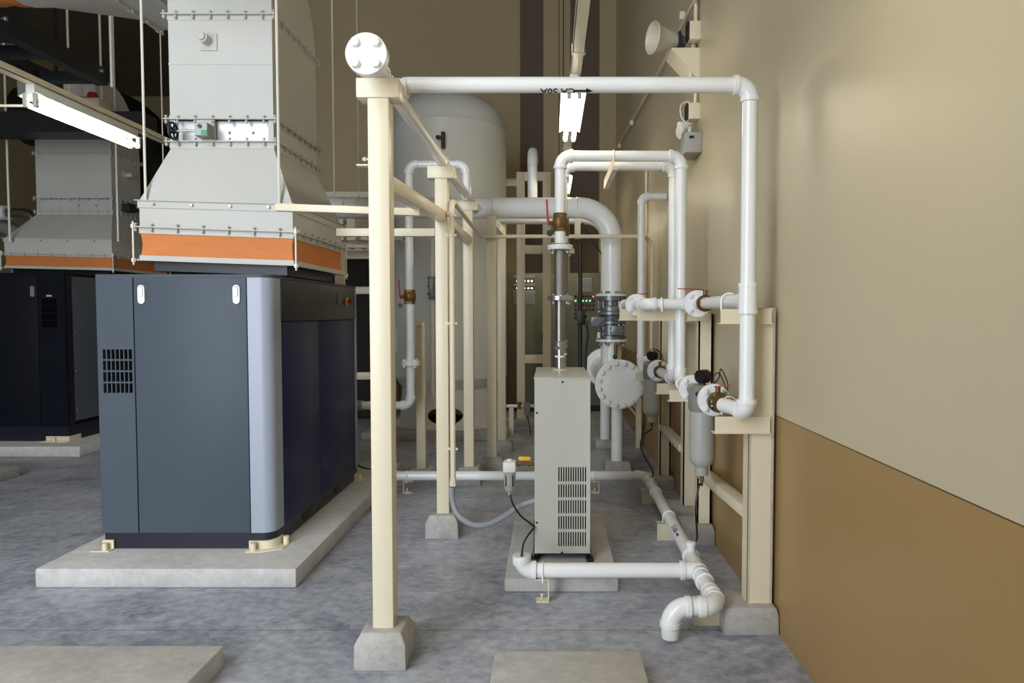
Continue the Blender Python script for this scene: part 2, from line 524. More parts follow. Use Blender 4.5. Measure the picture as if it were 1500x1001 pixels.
# ================================================================== SETTING
struct(MB().box(XL, XW + .3, YF - 6, YB2 + .3, -.2, 0).build('floor', M['floor']))
struct(MB().box(XW, XW + .25, YF, YB + .25, 0, ZC).build('wall_right', M['wall']))
m = MB(); m.box(XS, XW, YB, YB + .25, 0, ZC); m.box(XS, XS + .25, YB + .25, YB2, 0, ZC); m.box(XL, XS + .25, YB2, YB2 + .25, 0, ZC)
struct(m.build('wall_back', M['wall_plain']))
struct(MB().box(XL - .25, XL, YF, YB2 + .25, 0, ZC).build('wall_left', M['wall_plain']))
struct(MB().box(XL, XW + .25, YF, YB2 + .25, ZC, ZC + .2).build('ceiling', M['ceiling']))
DX0, DX1, DZ = -5.2, -1.7, 6.6
m = MB(); m.box(XL, DX0, YF - .25, YF, 0, ZC); m.box(DX1, XW + .25, YF - .25, YF, 0, ZC); m.box(DX0, DX1, YF - .25, YF, DZ, ZC)
struct(m.build('wall_front', M['wall_plain']))
# pilasters and brown strips on the back wall
def strip(px0, px1, dep, mat, name):
    a, b = P(px0, 200, YB - dep).x, P(px1, 200, YB - dep).x
    struct(MB().box(a, b, YB - dep, YB, 0, ZC).build(name, mat))
strip(762, 796, .02, M['brown'], 'trim_1')
strip(835, 878, .02, M['brown'], 'trim_2')
strip(796, 835, .12, M['wall_plain'], 'trim_3')
strip(878, 904, .25, M['wall_plain'], 'trim_4')

# ================================================================== CONCRETE BASES
a, b = FL(434, 862), FL(68, 853)
PZ = .115
P1X0, P1X1, P1Y0, P1Y1 = b.x, a.x, a.y, 6.75
slab('equipment_pad', 'low concrete plinth under the front blue compressor', 'plinth', P1X0, P1X1, P1Y0, P1Y1, 0, PZ, M['concrete'], .012)
a, b = FL(739, 868), FL(906, 868)
DPZ = .08
slab('equipment_pad', 'concrete plinth under the tall grey vented dryer cabinet', 'plinth', a.x, b.x, a.y, 5.15, 0, DPZ, M['concrete'], .01)
a, b = FL(725, 953, .1), FL(938, 953, .1)
slab('equipment_pad', 'empty concrete slab in the foreground, below the drain outlet, right of the front post', 'slab', a.x, b.x, 1.7, a.y, 0, .1, M['concrete'], .012)
a = FL(329, 945, .1)
slab('equipment_pad', 'empty concrete slab at the lower left corner, left of the front post', 'slab', -5.2, a.x, 1.7, a.y, 0, .1, M['concrete'], .012)
a = FL(117, 670)
P2Y0, P2X1 = a.y, a.x
slab('equipment_pad', 'concrete plinth under the dark compressor at the left edge', 'plinth', -9.4, P2X1, P2Y0, 11.0, 0, .12, M['concrete'], .012)
a = FL(30, 683, .1)
slab('equipment_pad', 'corner of an empty concrete slab at the far left edge', 'slab', -8.5, a.x, 4.2, a.y, 0, .1, M['concrete'], .012)

def footing(cx, cy, w, h, label, ch=.05, d=None, group='concrete footings'):
    d = d or w
    def lp(z, k): return [(cx - w / 2 * k, cy - d / 2 * k, z), (cx + w / 2 * k, cy - d / 2 * k, z), (cx + w / 2 * k, cy + d / 2 * k, z), (cx - w / 2 * k, cy + d / 2 * k, z)]
    m = MB().loft([lp(0, 1), lp(h - ch, .985), lp(h - ch * .2, .80), lp(h, .76)])
    es = [e for e in m.bm.edges]
    bmesh.ops.bevel(m.bm, geom=es, offset=.006, segments=2, affect='EDGES', profile=.5)
    return tag(m.build('concrete_footing', M['block'], None, loc=(cx, cy, 0)), label, 'footing', group)

def block(x0, x1, y0, y1, h, label, taper=.9):
    def lp(z, k):
        cx, cy = (x0 + x1) / 2, (y0 + y1) / 2
        return [(cx + (x - cx) * k, cy + (y - cy) * k, z) for x, y in ((x0, y0), (x1, y0), (x1, y1), (x0, y1))]
    m = MB().loft([lp(0, 1), lp(h * .72, .985), lp(h, taper)])
    bmesh.ops.bevel(m.bm, geom=list(m.bm.edges), offset=.006, segments=2, affect='EDGES', profile=.5)
    return tag(m.build('concrete_footing', M['block'], None, loc=((x0 + x1) / 2, (y0 + y1) / 2, 0)), label, 'footing', 'concrete footings')

# ================================================================== HEADER PIPE SUPPORT POSTS
HX = -.762
HZ = P(543, 81, 2.9).z
PIPE_R = .038
BT = HZ - PIPE_R            # bracket top
posts = [(P(559.5, 540, 3.09).x, 3.11, .095, 'foreground cream square post with a T-shaped head under the blind white flange', 'concrete footing of the foreground cream post'),
         (P(648, 540, 4.87).x, 4.9, .09, 'second cream T-headed post, in front of the cream conduit', 'concrete footing of the second cream T-headed post'),
         (P(686, 540, 6.35).x, 6.4, .092, 'third cream T-headed post, farthest along the overhead header pipe', 'concrete footing of the third cream T-headed post')]
for i, (x, y, w, lab, flab) in enumerate(posts):
    footing(x + .0, y, .235, .165, flab)
    t = thing('pipe_support_post', lab, 'post', (x, y, .165), 'T-headed pipe support posts')
    MB().box(x - w / 2, x + w / 2, y - w / 2, y + w / 2, .16, BT - .085, .006).build('post', CR, t)
    MB().box(x - .095, x + .095, y - .055, y + .055, BT - .087, BT, .005).build('crosshead', CR, t)
    if i == 0:
        k = P(540, 240, y)
        m = MB(); m.box(k.x - .05, x - w / 2 + .002, y - .02, y + .02, k.z - .012, k.z - .006); m.box(x - w / 2 - .006, x - w / 2 + .002, y - .02, y + .02, k.z - .01, k.z + .04)
        q = m.build('angle_bracket', CR, t)
        bolt(q, (x - w / 2 - .01, y, k.z + .02), (1, 0, 0), .009, .02, CR)

def beam(name, label, p0, p1, w, h, cat='beam', group=None, mat=None):
    c = (V(p0) + V(p1)) / 2
    o = MB().bar(p0, p1, w, h, .003).build(name, mat or CR, None, loc=c)
    return tag(o, label, cat, group)
TZ = P(576, 268, 3.16).z
X1, X2, X3 = posts[0][0], posts[1][0], posts[2][0]
beam('tie_beam', 'cream tie beam running from the foreground post to the second post', (X1, 3.155, TZ), (X2, 4.855, P(638, 317, 4.86).z), .075, .07, group='tie beams between the T-headed posts')
beam('tie_beam', 'cream tie beam running from the second post to the third post', (X2, 4.945, P(638, 317, 4.86).z), (X3, 6.354, P(680, 352, 6.35).z), .07, .06, group='tie beams between the T-headed posts')
a, b = P(405, 304, 4.05), P(616, 311.5, 4.05)
beam('cross_beam', 'pale cream cross beam passing in front of the white hood corner', a, b, .05, .042, group='cross beams beside the hood')
a, b = P(494, 341, 4.88), P(638, 341, 4.88)
beam('cross_beam', 'cream cross beam meeting the second post, behind the foreground post', a, (X2 - .045, 4.88, b.z), .06, .055, group='cross beams beside the hood')

# goal-post frame carrying the large main pipe
MY = 7.1; MR = .108
MZ = P(780, 305, MY).z
g4, g5 = P(720.5, 500, 6.95), P(735, 500, 7.9)
footing(g4.x, g4.y + .02, .25, .14, 'concrete footing of the near leg of the main-pipe frame, behind the third post')
footing(g5.x, g5.y + .02, .25, .14, 'concrete footing of the far leg of the main-pipe frame')
t = thing('pipe_trestle', 'cream two-legged frame under the thick white main pipe', 'frame', (g4.x, g4.y, .14))
zt = MZ - MR
MB().box(g4.x - .048, g4.x + .048, g4.y - .045, g4.y + .045, .135, zt, .005).build('leg', CR, t)
MB().box(g5.x - .046, g5.x + .046, g5.y - .045, g5.y + .045, .135, zt, .005).build('leg', CR, t)
MB().bar((g4.x, g4.y + .045, zt - .045), (g5.x, g5.y - .045, zt - .045), .08, .085).build('top_rail', CR, t)
# tall ladder frame by the cabinets
LY = 9.8
x0, x1, x2, x3 = P(757, 400, LY).x, P(769, 400, LY).x, P(795, 400, LY).x, P(807, 400, LY).x
zb, ztop = .09, P(780, 254, LY).z
slab('concrete_footing', 'long concrete footing under the tall ladder-shaped frame', 'footing', x0 - .04, x3 + .12, LY - .16, LY + .2, 0, .09, M['block'])
t = thing('ladder_frame', 'tall cream ladder-shaped frame standing before the grey control cabinets', 'frame', ((x0 + x3) / 2, LY, zb))
for xa, xb in ((x0, x1), (x2, x3)):
    MB().box(xa, xb, LY - .05, LY + .05, zb, ztop, .004).build('upright', CR, t)
for py in (259, 366, 526):
    z = P(780, py, LY).z
    MB().box(x1 - .002 if py != 259 else x0, x2 + .002 if py != 259 else x3, LY - .045, LY + .052, z - .06, z + .06, .004).build('rung', CR, t)
# short post beside the vertical pipe on the tank side
sx, sy = P(617, 560, 6.6).x, 6.6
footing(sx, sy + .05, .25, .1, 'low concrete footing of the short slim post left of the second post', .04)
t = thing('short_post', 'short slim cream post holding the thin white riser in front of the tank', 'post', (sx, sy, .1))
zt2 = P(617, 472, sy).z
MB().box(sx - .043, sx + .043, sy - .04, sy + .04, .095, zt2, .004).build('post', CR, t)
MB().box(P(601, 475, sy).x, sx + .043, sy - .06, sy - .038, zt2 - .035, zt2 - .002).build('arm', CR, t)

# ================================================================== OVERHEAD HEADER PIPE
t = thing('header_pipe', 'overhead white header pipe with a four-bolt blind flange, resting on the T-headed posts', 'pipe', (HX, 4.5, HZ))
MB().cyl((HX, 2.93, HZ), (HX, 6.42, HZ), PIPE_R).build('pipe', WH, t)
fl = MB().lathe([(0, -.022), (.084, -.022), (.087, -.019), (.087, -.001), (.083, 0), (.087, .001), (.087, .021), (.06, .024), (.038, .05), (.036, .05), (.036, 0), (0, 0)], (HX, 2.9, HZ), (0, 1, 0), 48).build('flange', WH, t)
for k in range(4):
    aa = PI / 4 + k * PI / 2
    bolt(fl, (HX + .061 * math.cos(aa), 2.9, HZ + .061 * math.sin(aa)), (0, -1, 0), .0175, .044, WH)
for y, nm in ((3.31, 'tee'),):
    m = MB().cyl((HX, y - .07, HZ), (HX, y + .07, HZ), .043); m.cyl((HX, y, HZ), (HX + .075, y, HZ), .043); m.build('tee', WH, t)
collar(t, (HX + .075, 3.31, HZ), (1, 0, 0), .048, .02, WH)
m = MB().cyl((HX, 6.22, HZ), (HX, 6.38, HZ), .044); m.cyl((HX, 6.3, HZ), (HX, 6.3, HZ + .08), .044); m.build('tee', WH, t)
arc, _ = arc_pts((HX, 6.48, HZ), (0, 1, 0), (.75, .25, -.9), .07)
MB().tube([(HX, 6.38, HZ)] + arc + [arc[-1] + V((.06, .02, -.072))], .042, 20).build('elbow', WH, t)
for x, y, w, *_ in posts: ubolt(t, (HX, y + .01, HZ), (0, 1, 0), PIPE_R, .04, WH)
pipe_text(t, 'CA 50A', .042, (HX, 5.25, HZ), (0, 1, 0), V((.35, 0, -.9)), PIPE_R, M['ink'], arrow=-1)

# riser loop off the header, in front of the tank
ax = P(600, 400, 6.3).x
LZ = P(640, 241, 6.3).z
zb = P(600, 594, 6.3).z
t = thing('branch_pipe', 'thin white pipe looping from the header end down past the tank to a filter', 'pipe', (ax, 6.3, zb))
pipe_run(t, [(HX, 6.3, HZ + .08), (HX, 6.3, LZ), (ax, 6.3, LZ), (ax, 6.3, zb), (ax - .52, 6.3, zb)], PIPE_R, WH)
zv = P(600, 435, 6.3).z
ball_valve(t, (ax, 6.3, zv), (0, 0, 1), (-1, 0, 0), .13, .05, M['brass'], M['red'], (0, 0, 1), .16, tagc=(ax - .085, 6.28, zv - .08))
flange(t, (ax, 6.3, P(600, 532, 6.3).z), (0, 0, 1), .088, .034, .022, 4, WH)
for k in range(3): collar(t, (ax - .30 - .035 * k, 6.3, zb), (1, 0, 0), .05 - .004 * k, .022, WH)

# ================================================================== TOP CROSS PIPE AND DOWN PIPE BY THE WALL
TX, TY = P(1097, 300, 3.31).x, 3.31
TPZ = P(850, 124.5, TY).z
LWZ = P(1090, 603, TY).z
t = thing('cross_pipe', 'white pipe crossing the top foreground and dropping beside the right wall, with black flow lettering', 'pipe', (TX, TY, LWZ))
LX, LY2 = .897, 3.52
pipe_run(t, [(HX + .08, TY, TPZ), (TX, TY, TPZ), (TX, TY, 2.0)], PIPE_R - .001, WH, er=.07, fat=1.14)
pipe_run(t, [(TX, TY, 2.0), (TX, TY, LWZ), (LX, LY2, LWZ + .004)], PIPE_R - .001, WH, er=.048, fat=1.2)
TEZ = P(1097, 440, TY).z
m = MB().cyl((TX, TY, P(1097, 457, TY).z), (TX, TY, P(1097, 418, TY).z), .044); m.cyl((TX, TY, TEZ), (TX, TY + .09, TEZ), .044); m.build('tee', WH, t)
for py in (418, 457): collar(t, (TX, TY, P(1097, py, TY).z), (0, 0, 1), .0475, .02, WH)
pipe_text(t, 'CA 50A', .05, (P(817, 130, TY).x, TY, TPZ), (-1, 0, 0), V((0, -.40, -.92)), PIPE_R - .001, M['ink'])
# arrow beside the lettering, pointing right
ou = V((0, -.40, -.92)).normalized(); al = V((1, 0, 0)); up = ou.cross(al).normalized()
bm = bmesh.new(); aw = [(-.04, -.006), (.018, -.006), (.018, -.016), (.05, 0), (.018, .016), (.018, .006), (-.04, .006)]
bm.faces.new([bm.verts.new((x, y, 0)) for x, y in aw])
for k in range(-4, 5): bmesh.ops.bisect_plane(bm, geom=bm.verts[:] + bm.edges[:] + bm.faces[:], plane_co=(0, k * .004, 0), plane_no=(0, 1, 0))
cc = V((P(853, 130, TY).x, TY, TPZ)); R = PIPE_R - .0002
for v in bm.verts:
    an = (v.co.y + .002) / R; v.co = cc + al * v.co.x + (ou * math.cos(an) + up * math.sin(an)) * R
m = MB(); m.bm.free(); m.bm = bm; m.build('flow_arrow', M['ink'], t)

# ================================================================== UPPER BYPASS WITH VALVE
t = thing('bypass_pipe', 'white bypass pipe at wall-bracket height with red-levered valve between the white flanges', 'pipe', (.95, 4.4, TEZ))
BX = .965
f1 = 4.47
pipe_run(t, [(TX - .004, TY + .09, TEZ), (BX, f1 - .02, TEZ)], PIPE_R - .002, WH)
flange(t, (BX, f1, TEZ), (0, 1, 0), .088, .036, .02, 4, WH)
pipe_run(t, [(BX, f1 + .02, TEZ), (BX, 4.595, TEZ), (.635, 4.595, TEZ), (.635, 5.02, TEZ)], PIPE_R - .002, WH, er=.07)
flange(t, (.637, 5.04, TEZ), (0, 1, 0), .08, .036, .02, 4, WH)
pipe_run(t, [(.637, 5.06, TEZ), (.637, 5.75, TEZ)], PIPE_R, WH)
MB().lathe([(0, -.02), (.05, -.02), (.056, 0), (.05, .02), (0, .02)], (.637, 5.76, TEZ), (0, 1, 0), 24).build('end_cap', WH, t)
ball_valve(t, (BX + .004, 4.26, TEZ), (0, 1, 0), (0, 0, 1), .12, .046, M['brass'], M['red'], (-1, .1, 0), .17)
ball_valve(t, (.637, 5.3, TEZ), (0, 1, 0), (0, 0, 1), .12, .046, M['brass'], M['red'], (1, .1, 0), .13)
ubolt(t, (TX - .008, 3.62, TEZ), (0, 1, 0), PIPE_R, .055, WH)
ubolt(t, (.75, 4.595, TEZ), (1, 0, 0), PIPE_R, .05, WH)

# ================================================================== DRYER OUTLET LOOPS TO THE WALL
def loop(Y, X0, X1, ztop, zbot, y_end, name, label, valve):
    t = thing(name, label, 'pipe', (X1, Y, zbot), 'pipe loops from the dryer to the wall filters')
    zv = P(820, 326, 4.7).z
    pipe_run(t, [(X0, Y, P(820, 361, 4.7).z + .02), (X0, Y, ztop), (X1, Y, ztop), (X1, Y, zbot), (X1, y_end, zbot)], PIPE_R - .001, WH, er=.075)
    ball_valve(t, (X0, Y, zv), (0, 0, 1), (-1, 0, 0) if Y < 4.9 else (.2, 1, 0), .125, .046, M['brass'], M['red'], (0, .1, 1), .16, tagc=(X0 - .07, Y - .02, zv - .075) if Y < 4.9 else None)
    for z in (zbot + .09,): collar(t, (X1, Y, z), (0, 0, 1), .046, .02, WH)
    return t
V1X = .9
zt = P(900, 229, 4.7).z; zb = P(996, 566, 4.7).z
ZLN = LWZ + .004
loop(4.7, P(820.5, 300, 4.7).x, V1X, zt, ZLN, 4.36, 'loop_pipe', 'nearer white pipe loop from the grey dryer, up and over to the wall', True)
loop(4.98, P(824, 300, 4.98).x, V1X, P(900, 243, 4.98).z, ZLN, 5.62, 'loop_pipe', 'white pipe loop running just behind and below the nearer dryer loop', True)
# cream angle bracket holding both horizontals
a = P(897, 240, 4.66)
t = thing('pipe_hanger', 'small cream angle bracket holding the two parallel loop pipes', 'bracket', a)
MB().box(a.x - .006, a.x + .03, 4.58, 5.3, zt - .115, zt - .108).build('flange_leg', CR, t)
MB().box(a.x - .006, a.x, 4.58, 5.3, zt - .11, zt - .045).build('web', CR, t)
ubolt(t, (a.x + .012, 4.7, zt), (1, 0, 0), PIPE_R, .06, CR, .003)
ubolt(t, (a.x + .012, 4.98, P(900, 243, 4.98).z), (1, 0, 0), PIPE_R, .06, CR, .003)

def flex(Y, X, label, ztop, zend):
    t = thing('flexible_metal_hose', label, 'hose', (X, Y, zend), 'braided hoses above the dryer')
    zf1, zf2 = P(820, 363, 4.7).z, P(820, 437, 4.7).z
    flange(t, (X, Y, zf1), (0, 0, 1), .088, .034, .016, 4, WH, M['chrome'])
    n = 60
    prof = [(.034, zf2 + .01 - zend)]
    z0, z1 = zf2 + .012, zf1 - .016
    for i in range(n):
        z = z0 + (z1 - z0) * (i + .5) / n
        prof.append((.041 if i % 2 else .0395, z - zend))
    prof.append((.034, z1 - zend))
    MB().lathe(prof, (X, Y, zend), (0, 0, 1), 28).build('braid', M['braid'], t)
    flange(t, (X, Y, zf2), (0, 0, 1), .086, .034, .016, 4, M['chrome'])
    zm = P(820, 508, 4.7).z
    MB().cyl((X, Y, zm), (X, Y, zf2), .033).build('tube', M['steel'], t)
    m = MB().lathe([(.02, -.02), (.042, -.02), (.044, -.012), (.034, 0), (.038, .03), (.03, .04)], (X, Y, zm), (0, 0, 1), 24); m.build('coupling', M['chrome'], t)
    MB().cyl((X, Y, zend), (X, Y, zm), .029).build('nipple', M['chrome'], t)
    MB().lathe([(.02, -.006), (.036, -.006), (.036, .006), (.02, .006)], (X, Y, P(820, 516, 4.7).z - .03), (0, 0, 1), 24, closed=True).build('seal_ring', WH, t)
DRZ = P(823, 555, 4.13).z
flex(4.7, P(820.5, 300, 4.7).x, 'braided steel hose between two flanges standing on the grey dryer top', zt, DRZ)
flex(4.98, P(824, 300, 4.98).x, 'braided steel hose mostly hidden behind the front braided hose', zt, DRZ)
# ================================================================== WALL-SIDE VALVE CHAINS, FILTERS
def wall_filter(X, Y, Z, label, s=1.0):
    """condensate filter bowl hung under a cast head, with a drain stub and a black pressure indicator"""
    t = thing('line_filter', label, 'filter', (X, Y, Z - .5 * s), 'grey line filters along the wall')
    r = .078 * s
    MB().lathe([(0, .055), (.05, .055), (r * .9, .03), (r * 1.04, .0), (r * 1.06, -.05), (r * 1.04, -.085), (r * .97, -.1), (0, -.1)], (X, Y, Z), (0, 0, 1), 36).build('head', M['filter_dark'], t)
    MB().lathe([(0, -.09), (r * .96, -.09), (r * .98, -.37), (r * .92, -.40), (.04, -.43), (.036, -.48), (0, -.48)], (X, Y, Z), (0, 0, 1), 36).build('bowl', M['filter'], t)
    m = MB(); m.cyl((X, Y - r - .07, Z), (X, Y + r + .07, Z), .05, seg=24); m.build('port', M['filter_dark'], t)
    for sg in (-1, 1):
        MB().bar((X + sg * .03 - .02, Y - r * 1.05, Z + .02), (X + sg * .03 + .02, Y - r * 1.05, Z - .04), .012, .03).build('lug', M['dark_steel'], t)
    m = MB().cyl((X, Y, Z - .48), (X, Y, Z - .52), .012, seg=12); m.cyl((X, Y, Z - .52), (X, Y, Z - .545), .008, seg=12); m.build('drain_nipple', M['brass'], t)
    m = MB().cyl((X, Y, Z + .05), (X, Y, Z + .07), .018, seg=12); m.build('gauge_stem', M['brass'], t)
    gx = X
    g = MB().lathe([(0, -.034), (.037, -.034), (.04, -.028), (.04, .03), (.036, .036), (.03, .034), (.03, .028), (0, .028)], (gx, Y - .01, Z + .105), (-.8, -.6, 0), 28).build('pressure_gauge', M['black'], t)
    MB().lathe([(0, 0), (.03, 0), (.03, .002), (0, .002)], V((gx, Y - .01, Z + .105)) + V((-.8, -.6, 0)).normalized() * .028, (-.8, -.6, 0), 24).build('gauge_glass', M['panel_black'], g)
    return t

def wire(pts, label, r=.0035, cat='cable', name='cable', mat=None, group=None, n=8):
    return tag(MB().tube(curve(pts, n), r, 8).build(name, mat or M['black'], None, loc=pts[0]), label, cat, group)

t = thing('valve_line', 'short white pipe with flanges and an orange-levered valve at the foot of the down pipe', 'pipe', (.9, 3.7, ZLN))
flange(t, (V1X, 3.73, ZLN), (0, 1, 0), .088, .04, .017, 4, WH)
flange(t, (V1X, 4.28, ZLN), (0, 1, 0), .088, .04, .017, 4, WH)
ball_valve(t, (V1X, 3.635, ZLN), (0, 1, 0), (0, 0, 1), .12, .048, M['brass'], M['lever'], (.6, -.8, 0), .075)
tg = MB().sphere((V1X - .035, 3.6, ZLN - .005), .03, (.62, .4, 1.15)).build('tag', M['green'], t)
m = MB()
for k in (-1, 1): m.box(V1X - .047, V1X - .024, 3.5845, 3.587, ZLN - .004 + k * .011 - .003, ZLN - .004 + k * .011 + .003)
m.build('tag_lettering', WH, tg)
MB().cyl((V1X, 4.3, ZLN), (V1X, 4.38, ZLN), PIPE_R).build('pipe', WH, t)
ball_valve(t, (V1X, 4.37, ZLN), (0, 1, 0), (0, 0, 1), .06, .042, M['brass'], M['lever'], (.3, .2, 0), .07)
ubolt(t, (V1X + .03, 3.52, ZLN), (-.3, 1, 0), PIPE_R, .05, CR)
wall_filter(V1X, 4.0, ZLN, 'nearer grey line filter hanging between the white flanges beside the wall')

t = thing('valve_line', 'short white flanged valve line farther along the wall, behind the nearer one', 'pipe', (.9, 5.9, ZLN))
flange(t, (V1X, 5.66, ZLN), (0, 1, 0), .088, .04, .017, 4, WH)
flange(t, (V1X, 6.28, ZLN), (0, 1, 0), .088, .04, .017, 4, WH)
ball_valve(t, (V1X, 5.55, ZLN), (0, 1, 0), (0, 0, 1), .10, .046, M['brass'], M['lever'], (.2, -.4, 0), .07, tagc=None)
MB().sphere((V1X - .035, 5.52, ZLN - .005), .03, (.62, .4, 1.15)).build('tag', M['green'], t)
MB().cyl((V1X, 6.3, ZLN), (V1X, 6.62, ZLN), PIPE_R).build('pipe', WH, t)
ball_valve(t, (V1X, 6.42, ZLN), (0, 1, 0), (0, 0, 1), .10, .046, M['brass'], M['red'], (.3, .2, 0), .08)
wall_filter(V1X, 5.97, ZLN, 'farther grey line filter, behind the flanged end of the big manifold')
# gauge cables
wire([P(1037, 561, 4.0), P(1053, 547, 3.98), P(1066, 580, 3.98), P(1062, 596, 4.0)], 'black gauge wire looping up from the nearer filter to the wall side')
wire([P(1040, 566, 4.0), P(1052, 556, 4.02), P(1056, 541, 4.05), P(1064, 556, 4.05), P(1066, 568, 4.05), P(1063, 596, 4.02)], 'taller looped black gauge wire above the nearer filter')
wire([P(958, 527, 5.95), P(950, 518, 5.95), P(957, 511, 5.95), P(968, 517, 5.95), P(971, 530, 5.95), P(968, 541, 5.95)], 'black gauge wire coiled above the farther filter')
wire([P(960, 524, 5.95), P(958, 514, 6.0), P(965, 516, 6.0), P(966, 528, 6.0), P(962, 536, 6.0)], 'inner black wire coil above the farther filter')

# third riser near the wall
a = P(937.5, 288, 6.72)
t = thing('wall_riser', 'slim white riser nearest the back, turning into the right wall at the top', 'pipe', (V1X, 6.72, ZLN))
pipe_run(t, [(V1X, 6.60, ZLN), (V1X, 6.72, ZLN), (V1X, 6.72, a.z), (XW - .005, 6.72, a.z)], PIPE_R - .001, WH, er=.06)

# ================================================================== WALL BRACKET FRAMES
wp = [(1.0, 1.125, 3.40, 3.50, .135, 1.63, 'nearest cream bracket post against the right wall, on its own footing', 'footing of the nearest wall bracket post, behind the drain outlet'),
      (1.03, 1.13, 4.72, 4.82, .135, 1.60, 'second cream wall bracket post, right of the nearer grey filter', 'footing of the second wall bracket post, right of the long drain'),
      (1.02, 1.13, 5.18, 5.27, .13, 1.60, 'third cream wall bracket post, left of the nearer grey filter', 'footing of the third wall bracket post, left of the nearer filter'),
      (1.015, 1.115, 6.25, 6.34, .11, 1.62, 'farthest cream wall bracket post, right of the farther grey filter', 'footing of the farthest wall bracket post, beyond the long drain')]
bposts = []
for i, (xa, xb, ya, yb, z0, z1, lab, flab) in enumerate(wp):
    block(xa - (.13 if i == 0 else .12), XW - .003, ya - .07, yb + .1, z0, flab, .92)
    t = thing('bracket_post', lab, 'post', ((xa + xb) / 2, (ya + yb) / 2, z0), 'cream bracket posts along the right wall')
    m = MB(); m.box(xa, xb, ya, ya + .012, z0 - .004, z1); m.box(xa, xa + .012, ya, yb, z0 - .004, z1); m.box(xb - .012, xb, ya, yb, z0 - .004, z1)
    m.build('channel', CR, t)
    bposts.append(t)
def arm(k, lab, x0, x1, y, z1, h, lip=.05):
    m = MB(); m.box(x0, x1, y, y + .007, z1 - h, z1); m.box(x0 - .008, x1, y - lip * .25, y + lip, z1 - h - .006, z1 - h)
    m.build('arm', CR, bposts[k])
def zz(py, Y): return P(1000, py, Y).z
arm(0, 'upper', P(1056, 455, 3.38).x, 1.1, 3.38, zz(453, 3.38), .068)
arm(0, 'lower', P(1048, 620, 3.38).x, 1.1, 3.385, zz(611, 3.38), .078)
arm(1, 'long upper', P(933, 462, 4.70).x, 1.10, 4.70, zz(453, 4.70), .075)
arm(2, 'short upper', P(909, 462, 5.05).x, 1.05, 5.12, zz(453, 5.05), .08)
arm(1, 'lower', P(985, 583, 4.55).x, 1.08, 4.66, zz(575, 4.55), .07)
arm(2, 'lower', P(962, 570, 5.13).x, 1.06, 5.13, zz(562, 5.13), .075)
arm(3, 'lower', P(931, 551, 6.2).x, 1.06, 6.2, zz(546, 6.2), .07)
beam('brace_beam', 'cream diagonal-looking brace rail low between the two nearest wall posts', (1.04, 3.5, .575), (1.055, 4.72, .50), .08, .06, 'beam', 'low brace rails between wall posts')
beam('brace_beam', 'cream brace rail low between the two farther wall posts', (1.04, 5.27, .555), (1.05, 6.25, .56), .07, .055, 'beam', 'low brace rails between wall posts')
beam('brace_beam', 'cream rail joining the second and third wall posts at the top', (1.05, 4.82, 1.56), (1.05, 5.18, 1.56), .07, .06, 'beam')
# conduits low on the wall at the back
for k in range(4):
    z = .56 - k * .085
    pts = fillet([(XW - .03, 11.6, z), (XW - .03, 8.2 + k * .05, z), (XW - .03, 8.2 + k * .05, z - .3 if k < 1 else max(.02, z - .3))], .12, 5)
    tag(MB().tube(pts, .022, 10).build('wall_conduit', CR, None, loc=pts[0]), 'one of four cream conduits stacked low along the right wall at the back', 'conduit', 'four stacked conduits low on the right wall')
t = thing('conduit_post', 'cream strip post in front of the stacked low conduits', 'post', (1.06, 8.1, 0))
MB().box(1.03, 1.09, 8.08, 8.13, 0, .85).build('post', CR, t)

# ================================================================== MAIN PIPE, BUTTERFLY VALVE, MANIFOLD
DXm = P(896, 400, MY).x
zF = P(896, 431, MY).z
t = thing('main_pipe', 'thick white main pipe crossing the middle and bending down into the grey valve', 'pipe', (DXm, MY, zF))
arc, tl = arc_pts((DXm, MY, MZ), (1, 0, 0), (0, 0, -1), .33, 14)
MB().cyl((-2.9, MY, MZ), arc[0], MR, seg=32).build('pipe', WH, t)
MB().tube(arc, MR * 1.005, 32).build('elbow', WH, t)
MB().cyl(arc[-1], (DXm, MY, zF), MR, seg=32).build('pipe', WH, t)
for p, d in ((arc[0], (1, 0, 0)), (arc[-1], (0, 0, 1))):
    MB().lathe([(MR * .9, -.004), (MR + .0045, -.004), (MR + .006, 0), (MR + .0045, .004), (MR * .9, .004)], p, d, 32, closed=True).build('weld_seam', WH, t)
for px in (722, 845, 507, 527, 475):
    x = P(px, 305, MY).x
    ubolt(t, (x, MY, MZ), (1, 0, 0), MR, .02 if px < 600 else (.1 if px == 722 else .02), M['rod'] if px < 800 else CR, .004, 'pipe_strap')
MB().box(P(846, 330, MY).x - .03, P(846, 330, MY).x + .03, MY - .02, MY + .02, P(846, 350, MY).z, MZ - MR).build('hanger_lug', CR, t)
flange(t, (DXm, MY, zF - .012), (0, 0, 1), .165, .1, .024, 8, WH, M['chrome'], pair=False)

